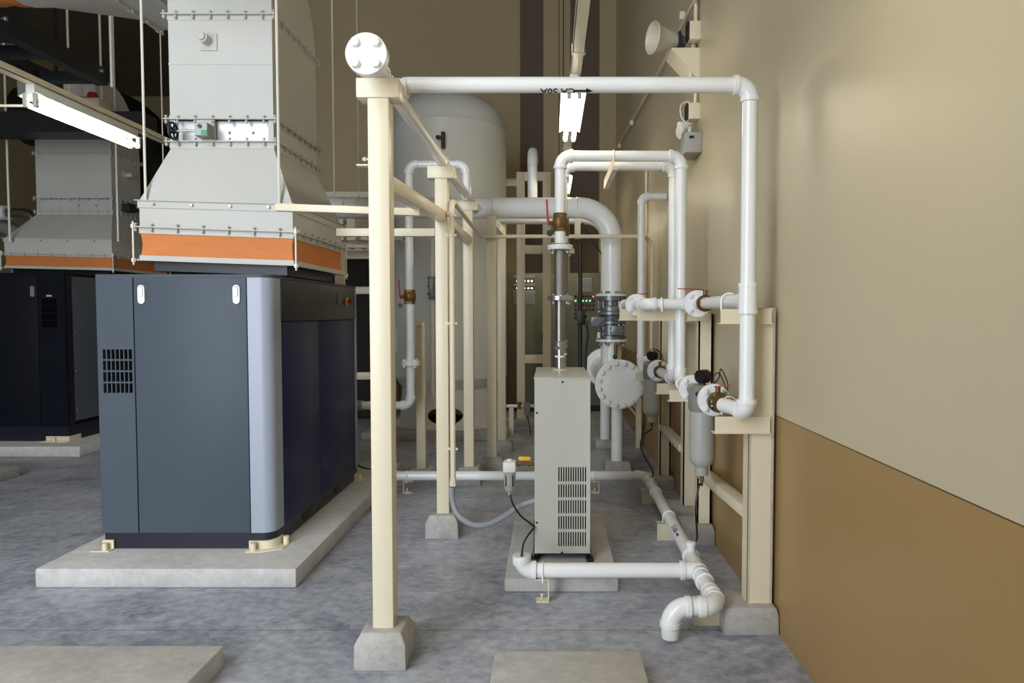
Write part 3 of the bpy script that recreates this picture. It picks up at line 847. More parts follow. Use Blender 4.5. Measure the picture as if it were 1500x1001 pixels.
zB = P(896, 497, MY).z
t = thing('butterfly_valve', 'grey cast butterfly valve and flexible joint between white flanges below the main pipe bend', 'valve', (DXm, MY, zB))
H = zF - .024 - zB
body = MB().lathe([(.09, H), (.155, H), (.155, H * .90), (.11, H * .88), (.11, H * .78), (.128, H * .76), (.132, H * .66), (.15, H * .64), (.155, H * .57), (.118, H * .54), (.112, H * .44), (.15, H * .42), (.15, H * .36), (.12, H * .34), (.12, H * .10), (.152, H * .08), (.152, 0), (.09, 0)], (DXm, MY, zB), (0, 0, 1), 40).build('body', M['casting'], t)
for k in range(10):
    an = 2 * PI * (k + .3) / 10
    x, y = DXm + .135 * math.cos(an), MY + .135 * math.sin(an)
    bolt(body, (x, y, zB + H * .86), (0, 0, 1), .014, .07, M['chrome'])
    bolt(body, (x, y, zB + H * .36), (0, 0, 1), .013, .09, M['chrome'])
    bolt(body, (x, y, zB + H * .06), (0, 0, 1), .013, .07, M['chrome'])
gx = DXm - .17
m = MB(); m.box(gx - .05, gx + .09, MY - .11, MY + .02, zB + H * .28, zB + H * .52, .015); m.cyl((gx + .0, MY - .13, zB + H * .4), (gx + .0, MY, zB + H * .4), .042, seg=20)
m.cyl((gx - .12, MY - .06, zB + H * .42), (gx, MY - .06, zB + H * .42), .018, seg=12)
m.build('gearbox', M['casting'], t)
m = MB(); m.box(DXm - .02, DXm + .10, MY - .19, MY - .1, zB + H * .1, zB + H * .32, .008); m.box(DXm + .03, DXm + .06, MY - .2, MY - .185, zB + H * .22, zB + H * .3); m.build('actuator_block', M['casting'], t)
m = MB().lathe([(.006, -.03), (.018, -.03), (.018, .03), (.006, .03)], (gx + .03, MY - .12, zB + H * .1), (0, 0, 1), 14); m.build('bleed_cap', M['tank'], t)
# black hand-chain pole left of the valve
bx = P(850, 450, 6.95).x
t = thing('black_pole', 'slim black upright pole behind the grey dryer, left of the cast valve', 'pole', (bx, 6.95, 0))
MB().cyl((bx, 6.95, 0), (bx, 6.95, P(850, 356, 6.95).z), .021, seg=14).build('pole', M['black'], t)
m = MB(); m.box(bx - .03, bx + .05, 6.9, 7.0, P(850, 476, 6.95).z, P(850, 455, 6.95).z, .01); m.cyl((bx, 6.95, P(850, 464, 6.95).z), (gx - .10, 6.98, P(850, 464, 6.95).z), .016, seg=10); m.build('clamp', M['black'], t)
wire([P(859, 475, 6.9), P(861, 490, 6.9), P(859, 510, 6.9), P(858, 542, 6.9), P(858, 560, 6.9)], 'black cable hanging from the cast valve behind the dryer', .012)
wire([P(853, 326, 7.4), P(865, 348, 7.4), P(882, 374, 7.4), P(890, 392, 7.4)], 'short black cable slanting behind the main pipe bend', .006)

# manifold with the bolted blind flange
MX = .66
mz = .938; mf = 6.4
t = thing('manifold', 'big white manifold with a sixteen-bolt round blind flange facing the camera', 'manifold', (MX, 7.2, 0))
MB().cyl((MX, mf, mz), (MX, 8.3, mz), .16, seg=40).build('shell', WH, t)
MB().lathe([(.155, -.016), (.23, -.016), (.232, -.013), (.232, .014), (.155, .016)], (MX, mf + .03, mz), (0, 1, 0), 56, closed=True).build('flange', WH, t)
pl = MB().lathe([(0, -.028), (.228, -.028), (.232, -.024), (.232, 0), (0, 0)], (MX, mf + .01, mz), (0, 1, 0), 56).build('blind_plate', WH, t)
for k in range(16):
    an = 2 * PI * (k + .5) / 16
    bolt(pl, (MX + .2 * math.cos(an), mf, mz + .2 * math.sin(an)), (0, -1, 0), .019, .06, WH)
MB().lathe([(.10, -.03), (.225, -.03), (.23, -.026), (.23, .026), (.225, .03), (.10, .03)], (MX, 8.33, mz + .01), (0, 1, 0), 56, closed=True).build('flange', WH, t)
MB().lathe([(0, 0), (.20, 0), (.20, .03), (0, .03)], (MX, 8.36, mz + .01), (0, 1, 0), 40).build('blind_plate', WH, t)
MB().cyl((DXm, MY, mz + .13), (DXm, MY, zB - .024), MR, seg=32).build('riser', WH, t)
flange(t, (DXm, MY, zB - .012), (0, 0, 1), .165, .1, .024, 8, WH, M['chrome'], pair=False)
m = MB().cyl((P(895, 515, 6.9).x + .05, 6.93, P(900, 520, 6.9).z), (P(895, 515, 6.9).x + .05, 6.93, P(900, 505, 6.9).z), .018, seg=10); tap = m.build('drain_cock', M['brass'], t)
MB().lathe([(0, -.002), (.025, -.002), (.025, .002), (0, .002)], P(901, 523, 6.85), (0, -1, 0), 18).build('tag', M['green'], tap)
l1, l2 = P(904, 640, 6.85), P(886.5, 620, 8.15)
for l, z0 in ((l1, .12), (l2, .1)):
    MB().cyl((l.x, l.y, z0), (l.x, l.y, mz - .12), .06, seg=24).build('leg', WH, t)
block(l1.x - .13, l1.x + .13, l1.y - .1, l1.y + .16, .12, 'footing under the near leg of the white manifold')
block(l2.x - .12, l2.x + .14, l2.y - .12, l2.y + .16, .1, 'footing under the far leg of the white manifold')
# second main behind
t = thing('second_main_pipe', 'second white main pipe just behind and below the thick main pipe', 'pipe', (.70, 8.3, mz + .1))
z2 = P(800, 319, 8.3).z
arc, tl = arc_pts((.70, 8.3, z2), (1, 0, 0), (0, 0, -1), .26, 10)
MB().cyl((-.62, 8.3, z2), arc[0], .08, seg=28).build('pipe', WH, t)
MB().tube(arc, .082, 28).build('elbow', WH, t)
MB().cyl(arc[-1], (.70, 8.3, mz + .1), .08, seg=28).build('pipe', WH, t)
# inverted-U pipe
ux = P(780, 250, 8.3).x; uz = P(780, 211, 8.3).z
t = thing('vent_pipe', 'round-topped white pipe rising behind the main pipe through the ladder frame', 'pipe', (ux, 8.3, 2.8))
arc, _ = arc_pts((ux, 8.3, uz - .06), (0, 0, 1), (0, 1, 0), .2, 12)
MB().cyl((ux, 8.3, z2), arc[0], .06, seg=24).build('pipe', WH, t)
MB().tube(arc + [V((ux, 9.0, uz - .06))], .062, 24).build('elbow', WH, t)
a = P(755, 267, 9.93)
t = thing('stub_pipe', 'short white pipe between the tank and the ladder frame', 'pipe', (-.5, 9.93, a.z))
MB().cyl((-.80, 9.93, a.z), (-.40, 9.93, a.z), .055).build('pipe', WH, t)

# ================================================================== TANK
TKY = 9.5; TKX = P(660, 400, TKY).x; TR = .775
zs, zsh = P(660, 557, 8.75).z, P(660, 192, TKY - .1).z
ztp = P(660, 141, TKY).z
tag(MB().box(TKX - 1.0, TKX + .84, TKY - .95, TKY + .95, 0, .1, .012).build('tank_plinth', M['block'], None, loc=(TKX, TKY, 0)), 'square concrete plinth under the tall white tank', 'plinth')
t = thing('air_tank', 'tall white domed air receiver tank behind the cream posts', 'tank', (TKX, TKY, .1))
prof = [(.60, zs - .2), (.70, zs - .11), (.76, zs - .02), (TR, zs), (TR + .004, zs + .005), (TR, zs + .01), (TR, zsh - .01), (TR + .004, zsh), (TR, zsh + .005)]
hd = ztp - zsh
for i in range(1, 13):
    a = PI / 2 * i / 12
    prof.append((TR * math.cos(a) ** .8 if i < 12 else 0, zsh + .005 + hd * math.sin(a)))
MB().lathe(prof, (TKX, TKY, 0), (0, 0, 1), 72).build('shell', M['tank'], t)
MB().lathe([(0, 0), (.05, 0), (.05, .02), (.02, .03), (.02, .09), (0, .09)], (TKX - .06, TKY, ztp - .005), (0, 0, 1), 16).build('top_lug', M['tank'], t)
# skirt with an oval hand hole
m = MB(); bm = m.bm; nt_, nz = 160, 44
z0, z1 = .13, zs - .13
oc = P(652, 610, TKY - .68); oth = math.atan2(oc.y - TKY, oc.x - TKX); ozc = oc.z; oa, ob = .235, .118
def skr(z): return .66 + (.70 - .66) * (1 - (z - z0) / (z1 - z0))
grid = [[None] * nt_ for _ in range(nz + 1)]
for j in range(nz + 1):
    for i in range(nt_):
        th = 2 * PI * i / nt_; z = z0 + (z1 - z0) * j / nz; r = skr(z)
        du = ((th - oth + PI) % (2 * PI) - PI) * r; dz = z - ozc
        q = math.hypot(du / oa, dz / ob)
        if .75 < q < 1.25:      # pull the rows beside the rim onto it
            k = 1 / q; du2 = du * k; dz2 = dz * k
            th = oth + du2 / r; z = ozc + dz2
        grid[j][i] = (bm.verts.new((TKX + r * math.cos(th), TKY + r * math.sin(th), z)), q)
for j in range(nz):
    for i in range(nt_):
        c4 = [grid[j][i], grid[j][(i + 1) % nt_], grid[j + 1][(i + 1) % nt_], grid[j + 1][i]]
        if sum(c[1] for c in c4) / 4 < 1.0: continue
        try: bm.faces.new([c[0] for c in c4])
        except ValueError: pass
bmesh.ops.delete(bm, geom=[v for v in bm.verts if not v.link_faces], context='VERTS')
sk = m.build('skirt', M['tank'], t, 60)
so = sk.modifiers.new('thickness', 'SOLIDIFY'); so.thickness = .012; so.offset = 0
MB().lathe([(.62, .1), (.79, .1), (.79, .125), (.70, .135), (.62, .135)], (TKX, TKY, 0), (0, 0, 1), 64, closed=True).build('base_ring', M['tank'], t)
for an in (-2.6, -.6, -1.9): bolt(t, (TKX + .75 * math.cos(an), TKY + .75 * math.sin(an), .14), (0, 0, 1), .02, .06, M['tank'])
sv = P(649, 204, TKY - TR - .06)
v = MB(); v.cyl((sv.x, sv.y + .1, sv.z - .1), (sv.x, sv.y, sv.z - .1), .03, seg=14); v.build('relief_stub', M['tank'], t)
v = MB(); v.cyl((sv.x, sv.y, sv.z - .12), (sv.x, sv.y, sv.z + .09), .026, seg=14); v.cyl((sv.x, sv.y, sv.z + .02), (sv.x - .06, sv.y, sv.z + .02), .022, seg=12); v.sphere((sv.x - .065, sv.y, sv.z + .025), .028)
v.build('relief_valve', paint('dark_bronze', (84, 62, 40), .4, metal=.5, var=.2), t)
# level gauge on the tank front
lg = P(633, 425, TKY - TR - .08)
m = MB(); m.cyl((lg.x, lg.y, P(633, 580, lg.y).z), (lg.x, lg.y, P(633, 350, lg.y).z), .03, seg=14); m.build('riser', M['tank'], t)
m = MB()
for dz, r in ((.15, .055), (.1, .05), (.05, .06), (0, .045), (-.05, .06), (-.1, .05)): m.lathe([(.02, -.018), (r, -.018), (r, .018), (.02, .018)], (lg.x, lg.y, lg.z + dz), (0, 0, 1), 18)
m.box(lg.x - .03, lg.x + .03, lg.y - .07, lg.y, lg.z - .12, lg.z + .16, .01)
m.build('isolating_valve', M['casting'], t)
pl = P(577, 500, 9.0)
MB().lathe([(0, -.03), (.12, -.03), (.16, 0), (.16, .05), (0, .05)], (P(574, 500, 9.0).x + .05, 9.15, P(574, 500, 9.0).z), (-.5, -.8, 0), 28).build('manhole_cover', M['tank'], t)

# ================================================================== CONTROL CABINETS
CY0 = 11.1
def cabinet(px0, px1, py_top, label, side):
    a, b = P(px0, py_top, CY0), P(px1, py_top, CY0)
    t = thing('control_cabinet', label, 'cabinet', ((a.x + b.x) / 2, CY0 + .3, 0), 'grey control cabinets by the back wall')
    MB().box(a.x, b.x, CY0 + .02, CY0 + .75, .1, a.z, .008).build('body', M['cabinet'], t)
    MB().box(a.x + .01, b.x - .01, CY0 + .05, CY0 + .7, 0, .1).build('plinth', M['dark_steel'], t)
    d = MB().box(a.x + .02, b.x - .02, CY0, CY0 + .022, .13, a.z - .03, .005).build('door', M['cabinet'], t)
    MB().box(b.x - .07, b.x - .045, CY0 - .02, CY0 + .002, 1.15, 1.3, .004).build('handle', M['black'], d)
    return t, a, b
t, a, b = cabinet(741, 800, 400, 'left grey control cabinet with two rows of lit pilot lamps, behind the ladder frame', 0)
def louvre(t, px0, px1, py0, py1, name='louvre'):
    a, b = P(px0, py0, CY0), P(px1, py1, CY0)
    m = MB().box(a.x, b.x, CY0 - .012, CY0 + .001, b.z, a.z, .003)
    n = 9
    for k in range(n):
        z = b.z + (a.z - b.z) * (k + .5) / n
        m.prism([(a.x + .015, CY0 - .012, z + .006), (a.x + .015, CY0 - .024, z - .006), (a.x + .015, CY0 - .012, z - .008)], (b.x - a.x - .03, 0, 0))
    return m.build(name, M['paper'], t)
louvre(t, 752, 784, 426, 446)
for py in (405, 417):
    a_, b_ = P(752, py - 2, CY0), P(784, py + 2, CY0)
    MB().box(a_.x, b_.x, CY0 - .006, CY0 + .001, b_.z, a_.z).build('label_strip', M['paper'], t)
for py in (412, 422.5):
    for px in (768.5, 774, 779, 763, 757.5):
        c = P(px, py, CY0)
        q = MB().lathe([(.014, 0), (.026, 0), (.026, .012), (.014, .012)], (c.x, CY0, c.z), (0, -1, 0), 16, closed=True).build('pilot_lamp', M['pilot_off'], t)
        MB().lathe([(0, 0), (.015, 0), (.012, .014), (0, .016)], (c.x, CY0, c.z), (0, -1, 0), 14).build('lens', M['led_white'], q)
t, a, b = cabinet(802, 884, 400, 'right grey control cabinet with red and green pilot lamps, behind the cast valve', 1)
louvre(t, 846, 867, 407, 428)
for r_, py in enumerate((434.5, 441, 447.5, 454, 460, 466.5)):
    for c_, px in enumerate((843, 848.5, 854, 859, 864, 869)):
        if r_ >= 4 and c_ > 1: continue
        c = P(px, py, CY0)
        q = MB().lathe([(.012, 0), (.024, 0), (.024, .012), (.012, .012)], (c.x, CY0, c.z), (0, -1, 0), 14, closed=True).build('pilot_lamp', M['pilot_off'] if r_ != 1 else M['green'], t)
        mt = M['black'] if r_ in (0, 3, 4, 5) else M['pilot_off']
        if r_ == 1 and c_ < 5: mt = M['led_green']
        if r_ == 0 and c_ == 5: mt = M['led_red']
        MB().lathe([(0, 0), (.014, 0), (.012, .014), (0, .016)], (c.x, CY0, c.z), (0, -1, 0), 12).build('lens', mt, q)
# ================================================================== DRYER CABINET
dy0 = 4.13
a = P(783, 700, dy0); b = P(864.5, 700, dy0)
DX0_, DX1_ = a.x, b.x
dzb = P(823, 811, dy0).z
dyb = 4.95
t = thing('air_dryer', 'tall narrow light grey dryer cabinet with a slotted grille, right of the small water trap', 'dryer', ((DX0_ + DX1_) / 2, dy0 + .4, DPZ))
gx0, gx1 = P(817, 700, dy0).x, P(859.5, 700, dy0).x
gz1, gz0 = P(823, 684.5, dy0).z, P(823, 801, dy0).z
m = MB()
yf = dy0
m.box(DX0_, gx0, yf, yf + .02, dzb, DRZ); m.box(gx1, DX1_, yf, yf + .02, dzb, DRZ)
m.box(gx0, gx1, yf, yf + .02, gz1, DRZ); m.box(gx0, gx1, yf, yf + .02, dzb, gz0)
m.build('front_panel', M['dryer'], t)
m = MB()
m.box(DX0_, DX0_ + .004, yf + .02, dyb, dzb, DRZ); m.box(DX1_ - .004, DX1_, yf + .02, dyb, dzb, DRZ); m.box(DX0_, DX1_, dyb - .004, dyb, dzb, DRZ)
m.build('side_panel', M['dryer'], t)
MB().box(DX0_ - .004, DX1_ + .004, yf - .004, dyb + .004, DRZ - .004, DRZ + .006, .003).build('top_panel', M['dryer'], t)
MB().box(gx0 - .01, gx1 + .01, yf + .07, yf + .08, gz0 - .01, gz1 + .01).build('grille_shade_sheet', M['void'], t)  # black sheet painting the shade seen through the dryer slots
m = MB()
nc, nr = 12, 5
cw = (gx1 - gx0) / nc; rh = (gz1 - gz0) / nr
for i in range(1, nc): m.box(gx0 + i * cw - cw * .24, gx0 + i * cw + cw * .24, yf, yf + .012, gz0, gz1)
for j in range(1, nr): m.box(gx0, gx1, yf, yf + .0122, gz0 + j * rh - .008, gz0 + j * rh + .008)
m.box(gx0, gx0 + cw * .24, yf, yf + .012, gz0, gz1); m.box(gx1 - cw * .24, gx1, yf, yf + .012, gz0, gz1)
m.build('grille', M['dryer'], t)
m = MB()
m.box(DX0_ + .004, DX1_ - .004, yf + .03, dyb - .03, dzb - .002, dzb + .01)
m.box(DX0_ + .004, DX0_ + .02, yf + .03, dyb - .03, DPZ + .02, dzb); m.box(DX1_ - .02, DX1_ - .004, yf + .03, dyb - .03, DPZ + .02, dzb)
m.box(DX0_ + .004, DX1_ - .004, dyb - .05, dyb - .03, DPZ + .02, dzb)
m.build('base_frame', M['panel_black'], t)
for sx, x in ((-1, DX0_), (1, DX1_)):
    for y in (yf - .01, dyb - .12):
        m = MB(); m.box(x - .022, x + .022, y, y + .11, DPZ, DPZ + .02, .004); ft = m.build('foot', M['black'], t)
        bolt(ft, (x + sx * .008, y + .06, DPZ + .024), (0, 0, 1), .009, .012, M['chrome'])
    MB().bar((x + sx * .007, yf + .06, DPZ + .02), (x + sx * .007, dyb - .1, DPZ + .24), .006, .03).build('side_brace', M['dark_steel'], t)
for px, py in ((824, 560), (786.5, 605), (786.5, 766), (823, 810)):
    c = P(px, py, dy0); MB().lathe([(0, 0), (.007, 0), (.005, .005), (0, .005)], (c.x, dy0, c.z), (0, -1, 0), 10).build('screw', M['dark_steel'], t)
MB().lathe([(.03, 0), (.05, 0), (.048, .008), (.03, .01)], (P(820.5, 300, 4.7).x, 4.7, DRZ + .006), (0, 0, 1), 24, closed=True).build('grommet', M['cream'], t)

# small water separator on the dryer's left side
sy = 4.42
c = P(746.5, 690, sy); zt, zm, zb_ = P(746, 675, sy).z, P(746, 694, sy).z, P(746, 721, sy).z
t = thing('water_separator', 'small pale grey water separator with a yellow tap, left of the dryer', 'trap', (c.x, sy, zb_))
m = MB(); m.box(c.x - .042, c.x + .042, sy - .042, sy + .042, zm + .012, zt, .012); m.lathe([(0, 0), (.02, 0), (.018, .01), (0, .01)], (c.x, sy, zt), (0, 0, 1), 12); m.build('head', M['paper'] if False else M['tank'], t)
m = MB().lathe([(0, zm + .014 - zb_), (.04, zm + .012 - zb_), (.038, .07), (.034, .02), (.022, .004), (0, .004)], (c.x, sy, zb_), (0, 0, 1), 28); bowl = m.build('bowl', M['filter'], t)
for an in (-2.2, -.95):
    x, y = c.x + .037 * math.cos(an), sy + .037 * math.sin(an)
    MB().box(x - .004, x + .004, y - .006, y + .004, zb_ + .045, zm - .004, .002).build('sight_slot', M['black'], bowl)
MB().cyl((c.x, sy, zb_ - .02), (c.x, sy, zb_ + .008), .012, seg=12).build('drain_nipple', M['filter'], t)
zc_ = P(770, 680, sy).z
m = MB(); m.cyl((c.x + .04, sy, zc_), (DX0_ + .002, sy, zc_), .011, seg=12)
for x in (.062, .125): m.lathe([(0, -.008), (.017, -.008), (.017, .008), (0, .008)], (c.x + x, sy, zc_), (1, 0, 0), 6)
m.cyl((c.x + .095, sy, zc_), (c.x + .095, sy, zc_ + .03), .007, seg=10)
m.build('fitting', M['brass'], t)
MB().bar((c.x + .058, sy, zc_ + .036), (c.x + .138, sy, zc_ + .036), .024, .026, .006).build('tap_handle', M['yellow'], t)
wire([P(747, 722, sy), P(751, 738, 4.38), P(763, 756, 4.3), P(778, 768, 4.15), P(782, 773, 4.11), P(774, 784, 4.05), P(767, 797, 3.9), P(764, 815, 3.72)], 'black drain tube hanging from the small water separator down to the white trap elbow', .006, cat='tube', name='drain_tube')
# conduit and grey flexible hose
cy = 4.83
zc0 = P(662, 292, cy).z
ch = thing('electrical_conduit', 'cream conduit running down beside the second post and back to the wall cabinets', 'conduit', (P(662, 500, cy).x, cy, P(662, 712, cy).z))
cxx = P(662, 500, cy).x + .003
e = P(930, 346, 6.75)
pts = fillet([(cxx, cy, P(662, 704, cy).z), (cxx, cy, zc0), (cxx + .012, 6.72, zc0), (cxx + .02, 6.75, e.z)], .1, 8)
pts = fillet([(cxx, cy, P(662, 704, cy).z), (cxx, cy, zc0), (cxx, 6.84, P(712, 345, 6.75).z), (1.02, 6.84, P(712, 345, 6.75).z), (1.02, 6.84, 1.2)], .11, 8)
MB().tube(pts, .0195, 16).build('conduit', CR, ch)
for py in (300, 345, 474, 658):
    z = P(662, py, cy).z if py != 300 else P(662, 316, cy).z
    m = MB(); m.lathe([(.019, -.009), (.024, -.009), (.024, .009), (.019, .009)], (cxx, cy, z), (0, 0, 1), 18, closed=True); m.box(cxx - .045, cxx - .015, cy + .005, cy + .012, z - .009, z + .009); m.box(cxx + .02, cxx + .034, cy - .006, cy + .006, z - .008, z + .008)
    q = m.build('saddle_clamp', CR, ch)
m = MB().lathe([(.012, -.03), (.027, -.03), (.027, -.008), (.0235, -.006), (.0235, .02), (.019, .03)], (cxx, cy, P(662, 706, cy).z), (0, 0, 1), 8); m.build('gland', CR, ch)
hp = [P(662, 714, cy), P(663, 735, cy), P(672, 756, 4.8), P(692, 768.5, 4.72), P(715, 768, 4.62), P(740, 756, 4.52), P(762, 741, 4.45), P(786, 733, 4.42)]
pts = curve(hp, 10)
tag(MB().tube(pts, .0195, 16).build('flexible_conduit', M['hose'], None, loc=hp[0]), 'sagging grey flexible conduit from the cream conduit to the dryer side', 'hose')

# ================================================================== FLOOR DRAIN PIPEWORK
DZc = P(592, 699, FL(592, 724).y).z
DY = FL(592, 722).y
DR = .0415
dxr = P(947, 700, DY).x
dye = 3.27
dxe = P(1052, 888, dye).x
t = thing('drain_pipe', 'long white floor drain pipe bending toward the camera, ending in a downturned outlet', 'pipe', (dxr, 4.5, 0))
zD = P(1050, 889, dye).z
ox = P(982, 900, dye).x
pipe_run(t, [(P(576, 699, DY).x, DY, DZc), (dxr, DY, DZc), (dxe, dye, zD), (ox, dye, zD), (ox, dye, P(982, 934, dye).z)], DR, WH, er=.085, fat=1.12)
collar(t, (P(579, 699, DY).x, DY, DZc), (1, 0, 0), .05, .04, WH)
ddir = (V((dxe, dye, zD)) - V((dxr, DY, DZc))).normalized()
def along(py):   # point on the receding run seen at row py
    best = None
    for i in range(400):
        q = V((dxr, DY, DZc)).lerp(V((dxe, dye, zD)), i / 399)
        yc = (q.z - HC); dd = q.y * CT - yc * ST; uu = q.y * ST + yc * CT
        r_ = CY - FPX * uu / dd
        if best is None or abs(r_ - py) < best[0]: best = (abs(r_ - py), q)
    return best[1]
for py in (722, 815, 838, 852, 872): collar(t, along(py), ddir, .051, .03, WH)
collar(t, (P(1030, 889, dye).x, dye, zD), (1, 0, 0), .05, .02, WH)
collar(t, (ox, dye, P(982, 924, dye).z), (0, 0, 1), .044, .03, WH)
tj = along(836)
m = MB().cyl(tj - ddir * .085, tj + ddir * .085, .0475); m.cyl(tj, tj - V((.09, 0, 0)), .0475); m.build('tee', WH, t)
collar(t, tj - V((.09, 0, 0)), (1, 0, 0), .053, .022, WH)
td = along(816)
m = MB().cyl(td, td + V((0, 0, .075)), .026, seg=16); m.lathe([(0, 0), (.03, 0), (.03, .018), (.012, .024), (0, .024)], td + V((0, 0, .07)), (0, 0, 1), 16); m.build('drain_inlet', WH, t)
tp2 = along(712)
m = MB().cyl(tp2, tp2 + V((0, 0, .07)), .024, seg=16); m.build('drain_inlet', WH, t)
side = V((-.62, -.2, .75)); q = along(782)
pipe_text(t, 'D-50A', .05, q, ddir, (side - ddir * side.dot(ddir)), DR, M['ink'], arrow=1)
q = P(768, 700, DY)
pipe_text(t, 'D-50A', .05, (q.x, DY, DZc), (1, 0, 0), V((0, .1, 1)), DR, M['ink'], arrow=1)
# dryer drain branch
bx0 = P(764, 838, tj.y).x
t = thing('drain_branch', 'short white drain pipe in front of the dryer plinth with a capped trap elbow', 'pipe', (bx0, tj.y, 0))
ztr = P(764, 818, tj.y).z
pipe_run(t, [(bx0, tj.y, ztr), (bx0, tj.y, tj.z), (tj.x - .09, tj.y, tj.z)], DR, WH, er=.07, fat=1.14)
m = MB().lathe([(.03, -.03), (.05, -.03), (.052, -.012), (.047, -.008), (.047, .004), (.052, .008), (.05, .018), (.012, .02), (0, .02)], (bx0, tj.y, ztr), (0, 0, 1), 28); m.build('trap_cap', WH, t)

def cclip(c, zpipe, rot, label):
    """cream C-shaped pipe foot: floor plate, web, top plate, U-bolt"""
    t = thing('pipe_clip', label, 'bracket', (c.x, c.y, 0), 'cream C-shaped feet under the drain pipes')
    zt_ = zpipe - DR
    def q(x0, x1, y0, y1, z0, z1):
        m = MB().box(x0, x1, y0, y1, z0, z1)
        R = Matrix.Rotation(rot, 3, 'Z')
        return m.warp(lambda v: R @ v + V((c.x, c.y, 0)))
    q(-.035, .035, -.03, .03, 0, .006).build('floor_plate', CR, t)
    q(.029, .035, -.03, .03, .003, zt_ - .003).build('web', CR, t)
    q(-.05, .035, -.03, .03, zt_ - .006, zt_).build('top_plate', CR, t)
    bolt(t, (c.x - .005, c.y, .02), (0, 0, 1), .008, .02, CR)
    return t
a = P(597, 700, DY); q = cclip(a, DZc, PI, 'cream pipe foot under the drain pipe, between the first and second posts'); ubolt(q, (a.x, DY, DZc), (1, 0, 0), DR, .055, WH, .004)
a = P(872, 700, DY); q = cclip(a, DZc, 0, 'cream pipe foot under the drain pipe, just right of the dryer'); ubolt(q, (a.x - .01, DY, DZc), (1, 0, 0), DR, .055, WH, .004)
a = P(795, 838, tj.y); q = cclip(V((a.x, tj.y, 0)), tj.z, 0, 'cream pipe foot under the trap branch, in front of the dryer plinth'); ubolt(q, (a.x, tj.y, tj.z), (1, 0, 0), DR, .055, WH, .004)
def lstand(py, label):
    c = along(py)
    t = thing('pipe_stand', label, 'bracket', (c.x, c.y, 0), 'cream angle stands under the long drain pipe')
    m = MB(); z = c.z - DR
    m.box(c.x - .085, c.x + .05, c.y - .004, c.y + .002, 0, z); m.box(c.x - .085, c.x + .05, c.y - .004, c.y + .05, z - .006, z)
    m.build('angle', CR, t)
    ubolt(t, c, ddir, DR, .055, WH, .004)
lstand(758, 'cream angle stand under the long drain pipe, halfway beside the second wall footing')
lstand(711, 'cream angle stand at the far corner of the drain pipe')
lstand(868, 'cream angle stand under the drain pipe at its near corner by the wall footing')
# cables from the filters to the drain
wire([(V1X, 4.0, ZLN - .54), P(1024, 712, 3.98), P(1019, 745, 3.95), P(1021, 790, td.y + .02), td + V((0, 0, .09))], 'black drain tube from the nearer filter down to the drain pipe', .006, cat='tube', name='drain_tube')
wire([(V1X, 5.97, ZLN - .54), P(944, 637, 5.9), P(938, 652, 5.85), P(945, 671, 5.8), P(956, 690, tp2.y), tp2 + V((0, 0, .06))], 'black drain tube from the farther filter down to the far drain corner', .006, cat='tube', name='drain_tube')

# ================================================================== COMPRESSORS
def grille_panel(parent, x0, x1, z0, z1, y, gx0, gx1, gz0, gz1, nc, nr, mat, name):
    m = MB(); d = .025
    m.box(x0, gx0, y, y + d, z0, z1); m.box(gx1, x1, y, y + d, z0, z1); m.box(gx0, gx1, y, y + d, gz1, z1); m.box(gx0, gx1, y, y + d, z0, gz0)
    p = m.build(name, mat, parent)
    MB().box(gx0 - .01, gx1 + .01, y + .05, y + .06, gz0 - .01, gz1 + .01).build('grille_shade_sheet', M['void'], p)  # black sheet in place of the dark interior behind the slots
    m = MB(); cw = (gx1 - gx0) / nc; rh = (gz1 - gz0) / nr
    for i in range(0, nc + 1): m.box(gx0 + i * cw - cw * .12, gx0 + i * cw + cw * .12, y - .001, y + .016, gz0, gz1)
    for j in range(0, nr + 1): m.box(gx0, gx1, y - .0015, y + .017, gz0 + j * rh - .005, gz0 + j * rh + .005)
    m.build('grille', mat, p)
    return p
def latch(parent, c, w, h, mat):
    m = MB()
    out = []
    for k in range(13): out.append((c.x + w / 2 * math.cos(PI * k / 12), c.y + .001, c.z + h / 2 - w / 2 + w / 2 * math.sin(PI * k / 12)))
    for k in range(13): out.append((c.x - w / 2 * math.cos(PI * k / 12), c.y + .001, c.z - h / 2 + w / 2 - w / 2 * math.sin(PI * k / 12)))
    m.prism(out, (0, -.013, 0))
    l = m.build('handle', mat, parent)
    MB().box(c.x - w * .3, c.x + w * .3, c.y - .02, c.y - .010, c.z - h * .12, c.z + h * .40, w * .2, 3).build('lever', mat, l)
    MB().box(c.x - w * .22, c.x + w * .22, c.y - .015, c.y - .011, c.z + h * .36, c.z + h * .42).build('keyhole', M['dark_steel'], l)

cy0, cy1 = 4.25, 6.12
cx0, cx1 = P(145, 600, cy0).x, P(405.5, 600, cy0 + .07).x
ctop = P(270, 402, cy0).z
cbz = P(270, 781, cy0).z
t = thing('air_compressor', 'big slate and navy cabinet compressor with silver-blue corner, on the near plinth', 'compressor', ((cx0 + cx1) / 2, 5.2, PZ))
m = MB(); rr = .075
def rounded(x0, x1, y0, y1, r, z):   # plan outline with the front right corner rounded
    pts = [(x0, y0, z), (x1 - r, y0, z)]
    for i in range(1, 9):
        a_ = -PI / 2 + PI / 2 * i / 8
        pts.append((x1 - r + r * math.cos(a_), y0 + r + r * math.sin(a_), z))
    pts += [(x1, y1, z), (x0, y1, z)]
    return pts
MB().loft([rounded(cx0 + .01, cx1 - .004, cy0 + .012, cy1, rr, PZ + .002), rounded(cx0 + .01, cx1 - .004, cy0 + .012, cy1, rr, cbz)]).build('base_frame', M['base_navy'], t)
MB().box(cx0 + .02, cx1 - .03, cy0 + .07, cy1 - .01, cbz - .02, ctop - .012).build('body', M['dark_navy'], t)
